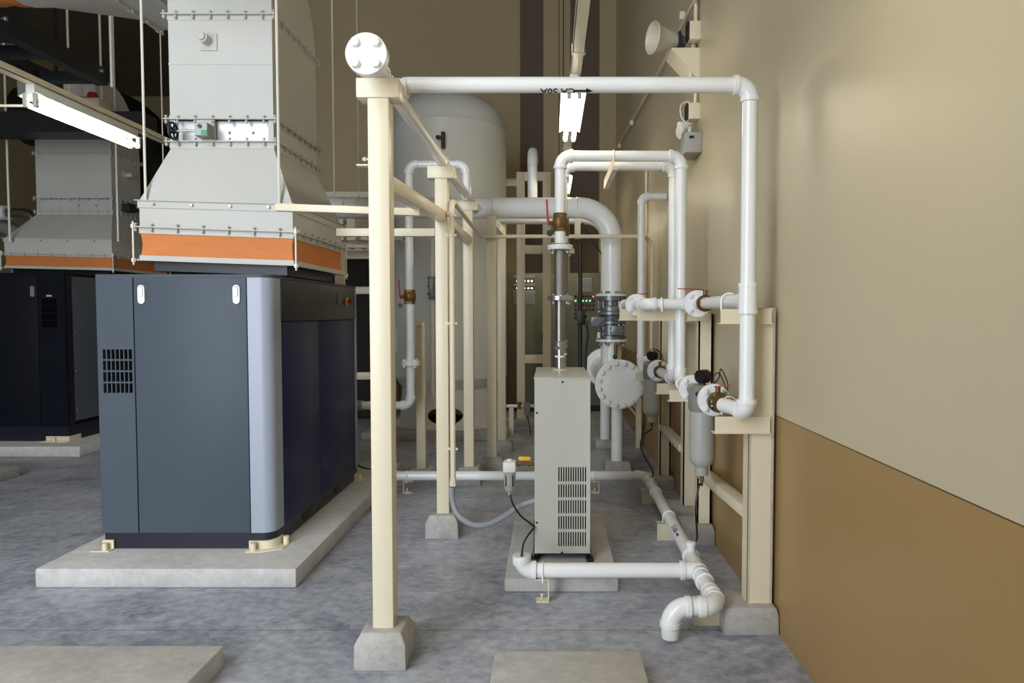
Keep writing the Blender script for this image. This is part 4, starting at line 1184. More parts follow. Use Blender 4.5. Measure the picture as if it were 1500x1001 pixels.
MB().loft([rounded(cx0, cx1, cy0, cy1, rr, ctop - .02), rounded(cx0, cx1, cy0, cy1, rr, ctop)]).build('top_panel', M['slate'], t)
xs0 = P(198, 560, cy0).x; xs1 = P(363.5, 560, cy0).x
gxa, gxb = P(150.5, 545, cy0).x, P(196, 545, cy0).x
grille_panel(t, cx0, xs0 - .003, cbz, ctop - .02, cy0, gxa, gxb - .006, P(170, 577, cy0).z, P(170, 511, cy0).z, 7, 4, M['slate'], 'side_front_panel')
d = MB().box(xs0 + .003, xs1 - .003, cy0, cy0 + .03, cbz, ctop - .02, .003).build('front_door', M['slate'], t)
for px in (208, 347): latch(d, P(px, 431.5, cy0), .042, .118, WH)
m = MB()
o_ = rounded(xs1 + .003, cx1, cy0, cy0 + .2, rr, cbz)
o_ = [(p[0], p[1]) for p in o_][:-1]
inner = [(x - .02 if i > 0 else x, y + .02) for i, (x, y) in enumerate(o_)]
poly = o_ + [(cx1 - .02, cy0 + .2), (xs1 + .003, cy0 + .03)]
poly = o_[:1] + o_[1:-1] + [(cx1, cy0 + .16), (cx1 - .025, cy0 + .16), (cx1 - .025, cy0 + .03 + rr), (cx1 - rr, cy0 + .03), (xs1 + .003, cy0 + .03)]
m.prism([(x, y, cbz) for x, y in poly], (0, 0, ctop - .02 - cbz)); m.build('corner_panel', M['silver'], t)
zpb = P(405, 471, cy0 + .2).z
cp = MB().box(cx1 - .025, cx1 + .012, cy0 + .165, cy1 - .06, zpb, ctop - .022, .008).build('control_panel', M['panel_black'], t)
ys = P(467, 560, 1).x; yspl = cx1 / (467 - 805.) * 1000
m = MB().box(cx1 - .025, cx1 - .001, cy0 + .165, yspl - .003, cbz + .002, zpb - .004, .002); m.build('side_door', M['navy'], t)
m = MB().box(cx1 - .025, cx1 - .001, yspl + .003, cy1 - .06, cbz + .002, zpb - .004, .002); m.build('side_door', M['navy'], t)
MB().box(cx1 - .03, cx1 + .004, cy1 - .055, cy1, cbz, ctop - .02, .004).build('rear_edge', M['silver'], t)
def yside(px): return (cx1 + .012) / (px - 805.) * 1000
m = MB().box(cx1 + .011, cx1 + .016, yside(494.5), yside(500.5), P(497, 446, yside(497)).z, P(497, 430, yside(497)).z); disp = m.build('display', M['mid_grey'], cp)
ye = yside(508.5); ze = P(508, 442, ye).z
MB().lathe([(0, 0), (.036, 0), (.032, .008), (.022, .01), (0, .01)], (cx1 + .012, ye, ze), (1, 0, 0), 24).build('stop_button_base', M['yellow'], cp)
MB().lathe([(.014, .008), (.014, .022), (.024, .026), (.025, .038), (.02, .044), (0, .045)], (cx1 + .012, ye, ze), (1, 0, 0), 24).build('emergency_stop', M['red'], cp)
for k, yy in enumerate((4.75, 5.45)):
    MB().box(cx1 - .006, cx1 + .001, yy, yy + .28, PZ + .03, cbz - .03, .002).build('fork_pocket', M['black'], t)
hx0, hx1, hy0, hy1 = None, None, None, None
# cream hold-down feet
for px, py, kind in ((158, 806, 0), (391, 808, 1), (519, 707, 2)):
    c = FL(px, py, PZ)
    ft = None
    if kind == 0:
        m = MB(); m.box(cx0 - .05, cx0 + .07, cy0 - .05, cy0 + .01, PZ, PZ + .006); m.box(cx0 + .0, cx0 + .07, cy0 - .002, cy0 + .008, PZ, PZ + .06)
        m.cyl((cx0 + .035, cy0 - .03, PZ), (cx0 + .035, cy0 - .03, PZ + .05), .016, seg=14); m.build('hold_down_foot', CR, t)
    elif kind == 1:
        m = MB(); m.prism([(x, y, PZ) for x, y in ((cx1 - .16, cy0 - .06), (cx1 - .06, cy0 - .06), (cx1 + .05, cy0 + .0), (cx1 + .06, cy0 + .16), (cx1 - .01, cy0 + .16), (cx1 - .01, cy0 + .07), (cx1 - .06, cy0 + .01), (cx1 - .16, cy0 + .01))], (0, 0, .006))
        pl_ = rounded(cx1 - .16, cx1 + .006, cy0 - .004, cy0 + .13, rr, PZ)
        outer = [(p[0], p[1]) for p in pl_][:-1]; innr = [(x - (.012 if i else 0), y + .012) for i, (x, y) in enumerate(outer)]
        m.prism([(x, y, PZ) for x, y in outer + innr[::-1]], (0, 0, .055))
        for x, y in ((cx1 - .12, cy0 - .035), (cx1 + .035, cy0 + .1)): m.cyl((x, y, PZ), (x, y, PZ + .055), .018, seg=14)
        m.build('hold_down_foot', CR, t)
    else:
        m = MB(); m.box(cx1 - .02, cx1 + .07, cy1 - .12, cy1 + .02, PZ, PZ + .006); m.box(cx1 - .008, cx1 + .004, cy1 - .1, cy1, PZ, PZ + .055)
        m.cyl((cx1 + .035, cy1 - .06, PZ), (cx1 + .035, cy1 - .06, PZ + .05), .017, seg=14); m.build('hold_down_foot', CR, t)

# second compressor
by0, by1 = 7.87, 10.6
bx1 = P(97, 520, by0).x; bx0_ = bx1 - 1.75
bz0, bz1 = .12, P(60, 400, by0).z
bzb = P(60, 640, by0).z - .0
t = thing('air_compressor', 'dark compressor at the left edge with a lighter grey side panel, farther back', 'compressor', (bx1 - .8, 9.0, bz0))
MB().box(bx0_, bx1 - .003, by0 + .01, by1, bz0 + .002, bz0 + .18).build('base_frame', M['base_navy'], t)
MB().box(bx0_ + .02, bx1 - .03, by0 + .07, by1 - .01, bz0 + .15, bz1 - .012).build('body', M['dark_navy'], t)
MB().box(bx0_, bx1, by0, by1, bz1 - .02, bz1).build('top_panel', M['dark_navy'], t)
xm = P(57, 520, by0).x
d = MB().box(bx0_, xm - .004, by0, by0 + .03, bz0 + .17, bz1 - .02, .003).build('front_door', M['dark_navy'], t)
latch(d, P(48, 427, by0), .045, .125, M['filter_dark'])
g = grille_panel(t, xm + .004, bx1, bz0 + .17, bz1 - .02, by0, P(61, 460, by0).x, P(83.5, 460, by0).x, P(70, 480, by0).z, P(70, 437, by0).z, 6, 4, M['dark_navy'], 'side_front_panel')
q = P(72, 433.5, by0); MB().box(q.x - .03, q.x + .03, by0 - .003, by0 + .001, q.z - .01, q.z + .01).build('label_plate', M['paper'], g)
MB().box(bx1 - .03, bx1, by0 + .03, by0 + .12, bz0 + .17, bz1 - .02).build('corner_post', M['base_navy'], t)
sp = MB().box(bx1 - .03, bx1 - .002, by0 + .125, by1 - .3, bz0 + .22, bz1 - .03, .004).build('side_panel', M['mid_grey'], t)
for k in range(4): MB().lathe([(0, 0), (.014, 0), (.01, .006), (0, .006)], (bx1 - .002, by0 + .17, bz0 + .35 + k * .46), (1, 0, 0), 10).build('screw', M['chrome'], sp)
m = MB(); m.box(bx1 - .3, bx1 + .03, by0 - .06, by0 + .01, bz0, bz0 + .008); m.box(bx1 - .26, bx1 + .0, by0 - .004, by0 + .008, bz0, bz0 + .06); m.box(bx1 - .004, bx1 + .01, by0, by0 + .2, bz0, bz0 + .06); m.cyl((bx1 - .15, by0 - .03, bz0), (bx1 - .15, by0 - .03, bz0 + .05), .018, seg=12)
m.build('hold_down_foot', CR, t)
# ================================================================== EXHAUST DUCTS
def ring_frame(x0, x1, y0, y1, out, z0, z1):
    m = MB()
    m.box(x0 - out, x1 + out, y0 - out, y0, z0, z1); m.box(x0 - out, x1 + out, y1, y1 + out, z0, z1)
    m.box(x0 - out, x0, y0, y1, z0, z1); m.box(x1, x1 + out, y0, y1, z0, z1)
    return m
def tube4(x0, x1, y0, y1, z0, z1, e=0):
    return MB().box(x0 - e, x1 + e, y0 - e, y1 + e, z0, z1)

def duct(label, D, H, lv, tilt, bolts, top, rod_r=.006, damper_box=True, nozzle=None, seams=(), cat='duct', side_nozzle=None):
    """D, H: plan rectangles (x0, x1, y0, y1) of the duct and of the hood mouth; lv: heights from the mouth upward"""
    dx0, dx1, dy0, dy1 = D; hx0, hx1, hy0, hy1 = H
    t = thing('exhaust_duct', label, cat, ((hx0 + hx1) / 2, (hy0 + hy1) / 2, lv['bot']))
    W = hx1 - hx0
    def tl(v):
        w = max(0, min(1, (lv['tap1'] - v.z) / max(1e-6, lv['tap1'] - lv['skirt'])))
        return V((v.x, v.y, v.z - tilt * w * (v.x - hx0) / W))
    DU = M['duct']
    # mouth gasket, lower frame, canvas joint
    m = MB().box(hx0 + .06, hx1 - .06, hy0 + .05, hy1 - .05, lv['bot'] - .06, lv['bot'] + .01); m.warp(tl).build('gasket', M['black'], t)
    m = ring_frame(hx0, hx1, hy0, hy1, .02, lv['bot'], lv['bot'] + .008); f2 = ring_frame(hx0, hx1, hy0, hy1, .004, lv['bot'], lv['or0'])
    q = m.warp(tl).build('mouth_flange', DU, t); f2.warp(tl).build('mouth_frame', DU, q)
    m = MB(); lp = []
    for k in range(5):
        s = math.sin(PI * k / 4) * -.008
        z = lv['or0'] + (lv['or1'] - lv['or0']) * k / 4
        lp.append([(hx0 - s, hy0 - s, z), (hx1 + s, hy0 - s, z), (hx1 + s, hy1 + s, z), (hx0 - s, hy1 + s, z)])
    lp = [[(hx0 + .002 + (x - hx0) * .996, hy0 + .002 + (y - hy0) * .996, z) for x, y, z in l] for l in lp]
    m.loft(lp, cap=False).warp(tl).build('canvas_joint', M['orange'], t)
    def fl(x0, x1, y0, y1, z, hang, nbx, nby, name='flange', warp=True, out=.03, leg=1):
        """angle flange: lip plate with a vertical leg below (leg=1) or above (-1) and bolts through the lip"""
        m = ring_frame(x0, x1, y0, y1, out, z, z + .007)
        if leg: 
            m2 = ring_frame(x0, x1, y0, y1, .004, z - hang if leg > 0 else z, z if leg > 0 else z + hang)
        o = (m.warp(tl) if warp else m).build(name, DU, t)
        if leg: (m2.warp(tl) if warp else m2).build('flange_leg', DU, o)
        def put(x, y):
            p = V((x, y, z + .003)); p = tl(p) if warp else p
            bolt(o, p, (0, 0, 1), .0085, .028, DU)
        for i in range(nbx): put(x0 + (x1 - x0) * (i + .5) / nbx, y0 - out * .55)
        for i in range(nby): put(x1 + out * .55, y0 + (y1 - y0) * (i + .5) / nby)
        for x, y in ((x0 - out * .6, y0 - out * .6), (x1 + out * .6, y0 - out * .6), (x1 + out * .6, y1 + out * .6)): put(x, y)
        return o
    nbx, nby = bolts
    fl(hx0, hx1, hy0, hy1, lv['or1'] + (lv['skirt'] - lv['or1']) * .5, (lv['skirt'] - lv['or1']) * .5, nbx, nby)
    m = MB().loft([[(hx0, hy0, z), (hx1, hy0, z), (hx1, hy1, z), (hx0, hy1, z)] for z in (lv['or1'], lv['tap0'])], cap=False).warp(tl); m.build('skirt', DU, t)
    m = ring_frame(hx0, hx1, hy0, hy1, .008, lv['tap0'] - .045, lv['tap0']); 
    m2 = ring_frame(hx0 , hx1, hy0, hy1, .022, lv['tap0'] - .002, lv['tap0'] + .003); sb = m.warp(tl).build('stiffener_band', DU, t); m2.warp(tl).build('lip', DU, sb)
    for i in range(4): bolt(sb, tl(V((hx0 + W * (i + .4) / 4, hy0 - .01, lv['tap0'] - .022))), (0, -1, 0), .0075, .012, M['chrome'])
    m = MB().loft([[(hx0, hy0, lv['tap0']), (hx1, hy0, lv['tap0']), (hx1, hy1, lv['tap0']), (hx0, hy1, lv['tap0'])], [(dx0, dy0, lv['tap1']), (dx1, dy0, lv['tap1']), (dx1, dy1, lv['tap1']), (dx0, dy1, lv['tap1'])]], cap=False)
    m.warp(tl).build('taper', DU, t)
    fl(dx0, dx1, dy0, dy1, lv['dm0'], lv['dm0'] - lv['tap1'], nbx, nby, warp=False)
    dm = ring_frame(dx0 + .03, dx1 - .03, dy0 + .03, dy1 - .03, .004, lv['dm0'], lv['dm1']).build('damper_section', M['damper'], t)
    fl(dx0, dx1, dy0, dy1, lv['dm1'], lv['dm1'] - lv['dm0'] if False else .03, nbx, nby, warp=False, leg=-1)
    for x in (.55, .78): bolt(dm, (dx0 + (dx1 - dx0) * x, dy0 + .024, (lv['dm0'] + lv['dm1']) / 2), (0, -1, 0), .009, .014, M['chrome'])
    # posts at the damper corners
    MB().box(dx0, dx0 + .034, dy0, dy0 + .034, lv['dm0'], lv['dm1']).build('corner_post', M['damper'], t)
    m = MB(); m.box(dx1 - .034, dx1, dy0, dy0 + .034, lv['dm0'], lv['dm1']); m.box(dx1 - .01, dx1, dy0 + .03, dy1, lv['dm0'], lv['dm1'])
    m.build('side_plate', DU, t)
    z = lv['dm1'] + .007
    lev = [z] + [s for s in seams] + [lv['up']]
    for z0, z1 in zip(lev[:-1], lev[1:]):
        s_ = MB().loft([[(dx0, dy0, q), (dx1, dy0, q), (dx1, dy1, q), (dx0, dy1, q)] for q in (z0 + .003, z1)], cap=False).build('duct_section', DU, t)
        if z1 != lv['up']:
            ring_frame(dx0, dx1, dy0, dy1, .003, z1 - .004, z1 + .004).build('seam', DU, s_)
    fl(dx0, dx1, dy0, dy1, lv['up'], .03, nbx, nby, warp=False)
    # bend toward the camera above
    ri, dep, hh, lift = top; yc, zc = dy0 - ri, lv['up'] + .01
    inn, out_ = [], []
    for k in range(13):
        a_ = PI / 2 * k / 12
        inn.append((yc + ri * math.cos(a_), zc + lift + ri * math.sin(a_))); out_.append((yc + (ri + dy1 - dy0) * math.cos(a_), zc + hh * math.sin(a_)))
    run = dep
    poly = out_ + [(yc - run, zc + hh), (yc - run, zc + lift + ri)] + inn[::-1] + [(dy0, zc)]
    m = MB().prism([(dx0, y, q) for y, q in poly], (dx1 - dx0, 0, 0)); m.build('bend', DU, t, 25)
    # tie rods across the canvas joint
    zj = lv['or1'] + (lv['skirt'] - lv['or1']) * .5
    for x, y in ((hx0 - .028, hy0 - .028), (hx1 + .028, hy0 - .028), (hx1 + .028, hy1 + .028)):
        a_, b_ = tl(V((x, y, lv['bot'] - .03))), tl(V((x, y, zj + .035)))
        m = MB().cyl(a_, b_, rod_r, seg=10)
        for q in (a_ + V((0, 0, .03)), b_ - V((0, 0, .03))): m.lathe([(0, -.012), (.014, -.012), (.014, .012), (0, .012)], q, (0, 0, 1), 6)
        m.build('tie_rod', M['rod'], t)
    return t, dm

HY0, HY1 = 4.4, 5.42
z_ = lambda py, Y: P(315, py, Y).z
H1 = (P(205, 340, HY0).x, P(429, 340, HY0).x, HY0, HY1)
D1 = (P(248, 120, 4.5).x, P(399.5, 120, 4.5).x, 4.5, 5.33)
lv = dict(bot=z_(382, HY0), or0=z_(374, HY0), or1=z_(342, HY0), skirt=z_(325, HY0), tap0=z_(294, HY0), tap1=z_(218, 4.5), dm0=z_(209, 4.5), dm1=z_(176, 4.5), up=z_(23, 4.5))
t, dm = duct('white sheet-metal exhaust duct with an orange canvas joint, rising above the near compressor', D1, H1, lv, .034, (6, 8), (.1, .9, .72, .22), seams=(z_(94, 4.5),))
# damper actuator plate, box, handwheel
ca = P(297, 190, 4.42)
m = MB().box(P(288, 190, 4.49).x, P(314, 190, 4.49).x, 4.486, 4.51, lv['dm0'] + .004, lv['dm1'] - .001); m.build('actuator_plate', M['duct'], t)
act = MB().box(P(285, 190, 4.40).x, P(304, 190, 4.40).x, 4.40, 4.487, P(297, 199, 4.4).z, P(297, 179.5, 4.4).z, .003).build('damper_actuator', M['filter_dark'], t)
a, b = P(286, 198, 4.4), P(303, 180.5, 4.4)
MB().box(a.x, b.x, 4.397, 4.401, a.z, b.z).build('face_plate', M['paper'], act)
a, b = P(294, 197, 4.39), P(302, 190, 4.39)
MB().box(a.x, b.x, 4.394, 4.398, a.z, b.z).build('green_label', paint('green_sticker', (40, 150, 90), .4), act)
c = P(292, 184.5, 4.39)
MB().lathe([(.005, 0), (.013, 0), (.012, .01), (.005, .01)], (c.x, 4.397, c.z), (0, -1, 0), 20, closed=True).build('dial', M['pilot_off'], act)
c = P(256, 192, 4.43); e = P(285, 192, 4.43)
MB().cyl((c.x - .02, 4.43, c.z), (e.x + .005, 4.43, c.z), .007, seg=12).build('shaft', M['chrome'], act)
m = MB().tube([V((c.x - .01, 4.43 + .052 * math.cos(k * PI / 12), c.z + .052 * math.sin(k * PI / 12))) for k in range(24)], .008, 10, loop=True)
for k in range(5):
    an = 2 * PI * k / 5; m.bar((c.x - .01, 4.43, c.z), (c.x - .01, 4.43 + .05 * math.cos(an), c.z + .05 * math.sin(an)), .012, .006)
m.lathe([(0, -.018), (.016, -.018), (.016, .02), (0, .02)], (c.x - .01, 4.43, c.z), (1, 0, 0), 14)
w = m.build('handwheel', M['dark_steel'], t)
w.data.transform(Matrix.Translation(w.data.vertices[0].co * 0))
# test nozzle on its square plate
c = P(306, 62, 4.5)
m = MB().box(c.x - .055, c.x + .055, 4.492, 4.502, c.z - .055, c.z + .055, .002); nz_ = m.build('nozzle_plate', M['duct'], t)
MB().lathe([(0, 0), (.03, 0), (.03, .045), (.033, .047), (.033, .06), (.024, .062), (.024, .075), (0, .075)], (c.x - .005, 4.495, c.z + .005), V((-.12, -1, .08)), 24).build('test_nozzle', M['duct'], nz_)

# far-left duct
H2 = (P(7, 380, 8.5).x, P(164, 380, 8.5).x, 8.5, 9.72)
D2 = (P(52.5, 260, 8.95).x, P(163, 260, 8.95).x, 8.95, 9.58)
z2_ = lambda py, Y: P(100, py, Y).z
lv2 = dict(bot=z2_(393, 8.5), or0=z2_(389, 8.5), or1=z2_(374, 8.5), skirt=z2_(369, 8.5), tap0=z2_(349, 8.5), tap1=z2_(314, 8.95), dm0=z2_(311, 8.95), dm1=z2_(291, 8.95), up=z2_(225, 8.95))
t2, dm2 = duct('shadowed exhaust duct with orange canvas joint above the dark compressor at left', D2, H2, lv2, .03, (8, 6), (.02, .25, .90, .62), seams=(z2_(248, 8.95),))
c = P(190, 251, 9.0)
MB().lathe([(.06, 0), (.06, .01), (.03, .012), (.03, .1), (0, .1)], (D2[1], 9.25, c.z), (1, 0, 0), 20).build('test_nozzle', M['duct'], t2)
m = MB().box(D2[1], D2[1] + .1, 9.15, 9.3, lv2['dm0'] + .04, lv2['dm1'] - .03); m.cyl((D2[1] + .05, 9.3, lv2['dm0'] + .09), (D2[1] + .05, 9.5, lv2['dm0'] + .09), .02, seg=10); m.build('damper_actuator', M['dark_steel'], t2)

# overhead transition duct at top left, with its orange collar
fx = -3.02; fy1 = 5.4; fz = 1.6 + .42 * 5.4 / 1.0 * .985
fz = P(243, 44, fy1).z
t = thing('transition_duct', 'white overhead duct funnel at the top left, underside showing, with a bolted end flange', 'duct', (fx, 4.9, fz))
xe, ye0, ye1 = -3.62, 4.55, 5.3
ze = P(70, 6, 4.9).z - .06
o = MB().box(fx - .006, fx + .006, 4.0, fy1 + .03, fz - .03, fz + .9).build('flange', M['duct'], t)
for k in range(7): bolt(o, (fx, 4.3 + k * .18, fz - .018), (1, 0, 0), .011, .016, M['duct'])
m = MB()
lpA = []; lpB = []
n = 24
for k in range(n):
    an = 2 * PI * (k + .5) / n
    cs, sn = math.cos(an), math.sin(an)
    q = max(abs(cs), abs(sn))
    lpA.append((fx, 4.72 + .68 * cs / q, fz + .44 + .44 * sn / q))
    lpB.append((xe, 4.72 + .46 * cs, ze + .42 + .42 * sn))
m.loft([lpA, lpB]).build('funnel', M['duct'], t, 30)
m = MB().lathe([(.41, 0), (.425, .08), (.41, .16), (.425, .24), (.41, .3)], (xe - .3, 4.72, ze + .42), (1, 0, 0), 40); m.build('canvas_joint', M['orange'], t)
MB().box(fx, fx + .28, 4.08, fy1, fz, fz + .85).build('duct_section', M['duct'], t)

# hung dark fan platform
pz = 3.92
t = thing('fan_platform', 'dark steel platform hung from rods at the top left', 'platform', (-4.9, 6.2, pz))
MB().bar((-4.55, 3.6, pz + .08), (-4.55, 7.05, pz + .08), .12, .16).build('rail', M['dark_steel'], t)
MB().bar((-5.15, 3.6, pz + .08), (-5.15, 7.25, pz + .08), .12, .16).build('rail', M['dark_steel'], t)
for y in (4.6, 5.9, 6.3, 6.95): MB().bar((-5.1, y, pz + .05), (-4.6, y, pz + .05), .09, .1).build('cross_member', M['dark_steel'], t)
for y in (5.7, 6.9):
    bolt(t, (-4.48, y, pz + .1), (1, 0, 0), .018, .02, M['chrome'])
t = thing('extract_fan', 'dark cylindrical extract fan sitting on the hung platform', 'fan', (-4.85, 5.3, pz + .16))
m = MB().lathe([(0, 0), (.46, 0), (.50, .01), (.50, .04), (.45, .05), (.45, .75), (.50, .76), (.50, .8), (.2, .82), (0, .82)], (-5.3, 4.72, pz + .66), (1, 0, 0), 40); m.build('casing', M['dark_steel'], t)
for x in (-5.2, -4.62):
    m = MB(); m.box(x - .04, x + .04, 5.35, 5.47, pz + .16, pz + .9); m.box(x - .04, x + .04, 6.0, 6.1, pz + .16, pz + .8); m.build('support_leg', M['mid_grey'], t)
MB().box(-5.25, -4.55, 5.5, 6.1, pz + .17, pz + .5, .02).build('motor', M['dark_steel'], t)
# lower dark crossing platform before the left duct
py0 = 8.0
a, b = P(-30, 195, py0), P(203, 165, py0)
t = thing('cable_platform', 'wide dark steel beam crossing in front of the left duct', 'beam', (b.x, py0, a.z))
MB().box(a.x - .6, b.x + .04, py0, py0 + .3, a.z, P(100, 163, py0).z).build('beam', M['dark_steel'], t)
MB().box(a.x - .6, b.x + .04, py0 - .08, py0 + .02, a.z - .01, a.z + .03).build('lower_lip', M['dark_steel'], t)
for x in (-5.8, -6.5): MB().box(x - .015, x + .015, py0 + .13, py0 + .16, a.z + .2, ZC).build('hanger', M['dark_steel'], t)
# box with red lamp on the left duct face
c = P(139, 156, 8.55)
t = thing('warning_lamp_box', 'small beige box with a red lamp on top, above the left light fitting', 'box', (c.x, 8.15, c.z))
a_, b_ = P(119, 167, 8.04), P(144, 143, 8.04)
MB().box(a_.x, b_.x, 8.04, 8.26, P(100, 163, py0).z, b_.z, .006).build('box', M['lamp_box'], t)
MB().lathe([(0, 0), (.06, 0), (.06, .05), (.045, .09), (0, .1)], (P(140, 142, 8.2).x, 8.15, b_.z), (0, 0, 1), 20).build('lamp', M['red'], t)
# black round ducting behind
pts = fillet([(-8.6, 11.4, 4.85), (-6.6, 11.4, 4.85), (-6.6, 11.4, 2.2)], .9, 10)
tag(MB().tube(pts + [V((-6.6, 11.4, .02))], .47, 28).build('flexible_duct', M['black'], None, loc=pts[0]), 'fat black curved duct in the shade behind the white hood', 'duct')
# silver pipe at far left
c = P(20, 312, 9.4)
t = thing('silver_pipe', 'bare silver pipe elbow at the left edge, left of the shadowed hood', 'pipe', c)
pts = fillet([(c.x - 1.2, 9.4, c.z), (P(49, 312, 9.4).x, 9.4, c.z), (P(49, 312, 9.4).x, 9.4, c.z - .4)], .14, 8)
MB().tube(pts, .062, 18).build('pipe', M['steel'], t)
MB().lathe([(.05, -.05), (.1, -.05), (.1, .05), (.05, .05)], (P(6, 312, 9.4).x, 9.4, c.z), (1, 0, 0), 24, closed=True).build('coupling', M['tank'], t)
tag(MB().tube(fillet([(c.x - 1.2, 9.7, c.z - .16), (P(26, 330, 9.7).x, 9.7, c.z - .16), (P(26, 330, 9.7).x, 9.7, .05)], .2, 8), .1, 18).build('grey_duct', M['filter_dark'], None, loc=c), 'grey bent duct under the silver pipe at the left edge', 'duct')

# hanging rods
def rod(px, Y, z0, label, r=.008, z1=None):
    x = P(px, 150, Y).x
    return tag(MB().cyl((x, Y, z0), (x, Y, z1 or ZC - .002), r, seg=8).build('hanger_rod', M['rod'], None, loc=(x, Y, z0)), label, 'rod', 'thin hanger rods from the ceiling')
rod(210, 4.39, lv['tap0'] - .0, 'pale hanger rod at the front left corner of the white hood')
rod(407, 4.385, lv['tap0'] - .03, 'pale hanger rod at the front right corner of the white hood', .009)
rod(488, 6.9, MZ + .1, 'pale hanger rod just right of the white hood, down to the main pipe', .009)
rod(524, 7.0, MZ + .1, 'thin hanger rod between the white hood and the foreground post', .005)
rod(102, 8.15, P(100, 165, 8.15).z, 'left hanger rod of the dark crossing beam, behind the fan platform', .013)
rod(149, 8.12, P(100, 165, 8.15).z + .1, 'hanger rod right beside the beige box with the red lamp', .013)
rod(164.5, 7.0, pz - .03, 'hanger rod at the far end of the dark fan platform', .014)
rod(237, 7.6, 2.9, 'thin hanger rod hard against the left side of the white duct', .007)
rod(168, 8.44, lv2['tap0'] - .05, 'thin hanger rod at the right corner of the shadowed left hood', .012)
rod(8, 8.42, lv2['tap0'] - .05, 'thin hanger rod at the left corner of the shadowed left hood', .012)

# ================================================================== LIGHTS AND CHANNELS
def channel(x, y0, y1, z, label, drop=()):
    t = thing('lighting_channel', label, 'channel', (x, (y0 + y1) / 2, z), 'lighting channels')
    m = MB(); m.box(x - .035, x + .035, y0, y1, z, z + .005); m.box(x - .035, x - .031, y0, y1, z, z + .045); m.box(x + .031, x + .035, y0, y1, z, z + .045)
    m.build('channel', CR, t)
    for y in drop:
        m = MB(); m.cyl((x - .04, y, z + .02), (x - .04, y, ZC - .002), .005, seg=8); m.build('hanger', M['dark_steel'], t)
        m = MB(); m.box(x - .04, x + .04, y - .02, y + .02, z - .003, z + .05); m.build('clamp', CR, t)
    return t
def batten(x, y0, y1, z, label):
    """twin-tube batten with an angled reflector"""
    t = thing('fluorescent_light', label, 'light', (x, (y0 + y1) / 2, z), 'twin-tube ceiling battens')
    w = .08
    MB().box(x - .028, x + .028, y0 + .01, y1 - .01, z + .045, z + .111, .004).build('housing', M['fixture'], t)
    m = MB()
    for s in (-1, 1):
        m.prism([(x + s * .02, y0 + .02, z + .062), (x + s * w, y0 + .02, z + .034), (x + s * (w + .003), y0 + .02, z + .038), (x + s * .023, y0 + .02, z + .068)], (0, y1 - y0 - .04, 0))
    m.build('reflector', M['fixture'], t)
    for s in (-1, 1):
        for y in (y0, y1 - .03):
            MB().box(x + s * .032 - .013, x + s * .032 + .013, y, y + .03, z - .04, z + .05, .004).build('lamp_holder', M['filter'], t)
        MB().cyl((x + s * .032, y0 + .03, z - .02), (x + s * .032, y1 - .03, z - .02), .0165, seg=14).build('tube', M['tube'], t)
    return t
c0 = P(840, 137, 4.3)
LZc = 3.0
channel(.166, -1.1, 11.9, LZc + .10, 'long cream lighting channel running back along the right wall', (4.0, 6.3, 9.2))
batten(.155, 4.32, 5.45, LZc - .01, 'lit twin fluorescent light hanging under the top cross pipe')
batten(.158, 7.1, 8.2, LZc - .01, 'smaller lit fluorescent light farther back, above the main pipe')
batten(.158, 9.9, 11.0, LZc - .01, 'farthest fluorescent light on the right-hand channel')
channel(-3.36, -1.1, 11.5, LZc + .09, 'cream lighting channel at the left, crossing behind the white duct', (6.6, 9.0))
batten(-3.37, 4.48, 5.62, LZc - .02, 'lit fluorescent light at the upper left, left of the white duct')
batten(.155, 1.45, 2.58, LZc - .01, 'added unseen fluorescent light on the right-hand channel, above the camera')  # extra lamp out of view, added to brighten the foreground slabs and right wall
batten(-3.37, 1.65, 2.78, LZc - .02, 'added unseen fluorescent light on the left-hand channel')  # second extra lamp out of view, added to lift the foreground
a = P(45, 155, 4.6)
t = thing('left_conduit', 'thin cream conduit at the left edge beside the left light', 'conduit', a)
MB().cyl((-6, 4.6, a.z), (-3.40, 4.6, a.z), .009, seg=10).build('conduit', CR, t)

# ================================================================== DEVICES ON THE RIGHT WALL
yw = 5.3
c = P(1003, 90, yw)
t = thing('speaker_bracket', 'triangular cream bracket on the right wall under the horn speaker', 'bracket', (XW - .1, yw, c.z))
zt_ = P(1003, 71, yw).z; zb_ = P(1003, 113, yw).z
m = MB()
xo = P(984, 80, yw).x
m.prism([(XW, yw - .005, zt_), (xo, yw - .005, zt_), (XW - .01, yw - .005, zb_), (XW, yw - .005, zb_)], (0, .006, 0))
m.build('gusset', CR, t)
m = MB().prism([(xo, yw, zt_), (xo, yw + .25, zt_), (XW, yw + .25, zt_), (XW, yw, zt_)], (0, 0, .006)); m.build('shelf', CR, t)
m = MB().prism([(xo, yw - .005, zt_), (XW - .01, yw - .005, zb_), (XW - .01, yw - .005, zb_ - .006), (xo - .006, yw - .005, zt_ - .004)], (0, .25, 0)); m.build('strut_plate', CR, t)
hc = P(985, 60, yw + .12)
t = thing('horn_speaker', 'pale horn loudspeaker on the right wall, pointing left', 'speaker', hc)
xb = P(990, 60, yw + .12).x; xh = P(955, 60, yw + .12).x
hz = hc.z
m = MB().lathe([(.05, 0), (.056, 0), (.06, .02), (.075, .08), (.115, .19), (.125, .2), (.122, .204), (.11, .19), (.07, .08), (.05, .02)], (xb, yw + .12, hz), (-.95, -.31, 0), 32, closed=True); m.build('horn', M['lamp_box'], t)
MB().lathe([(0, .02), (.03, .02), (.032, .12), (.02, .13), (0, .13)], (xb, yw + .12, hz), (-.95, -.31, 0), 20).build('throat', M['filter'], t)
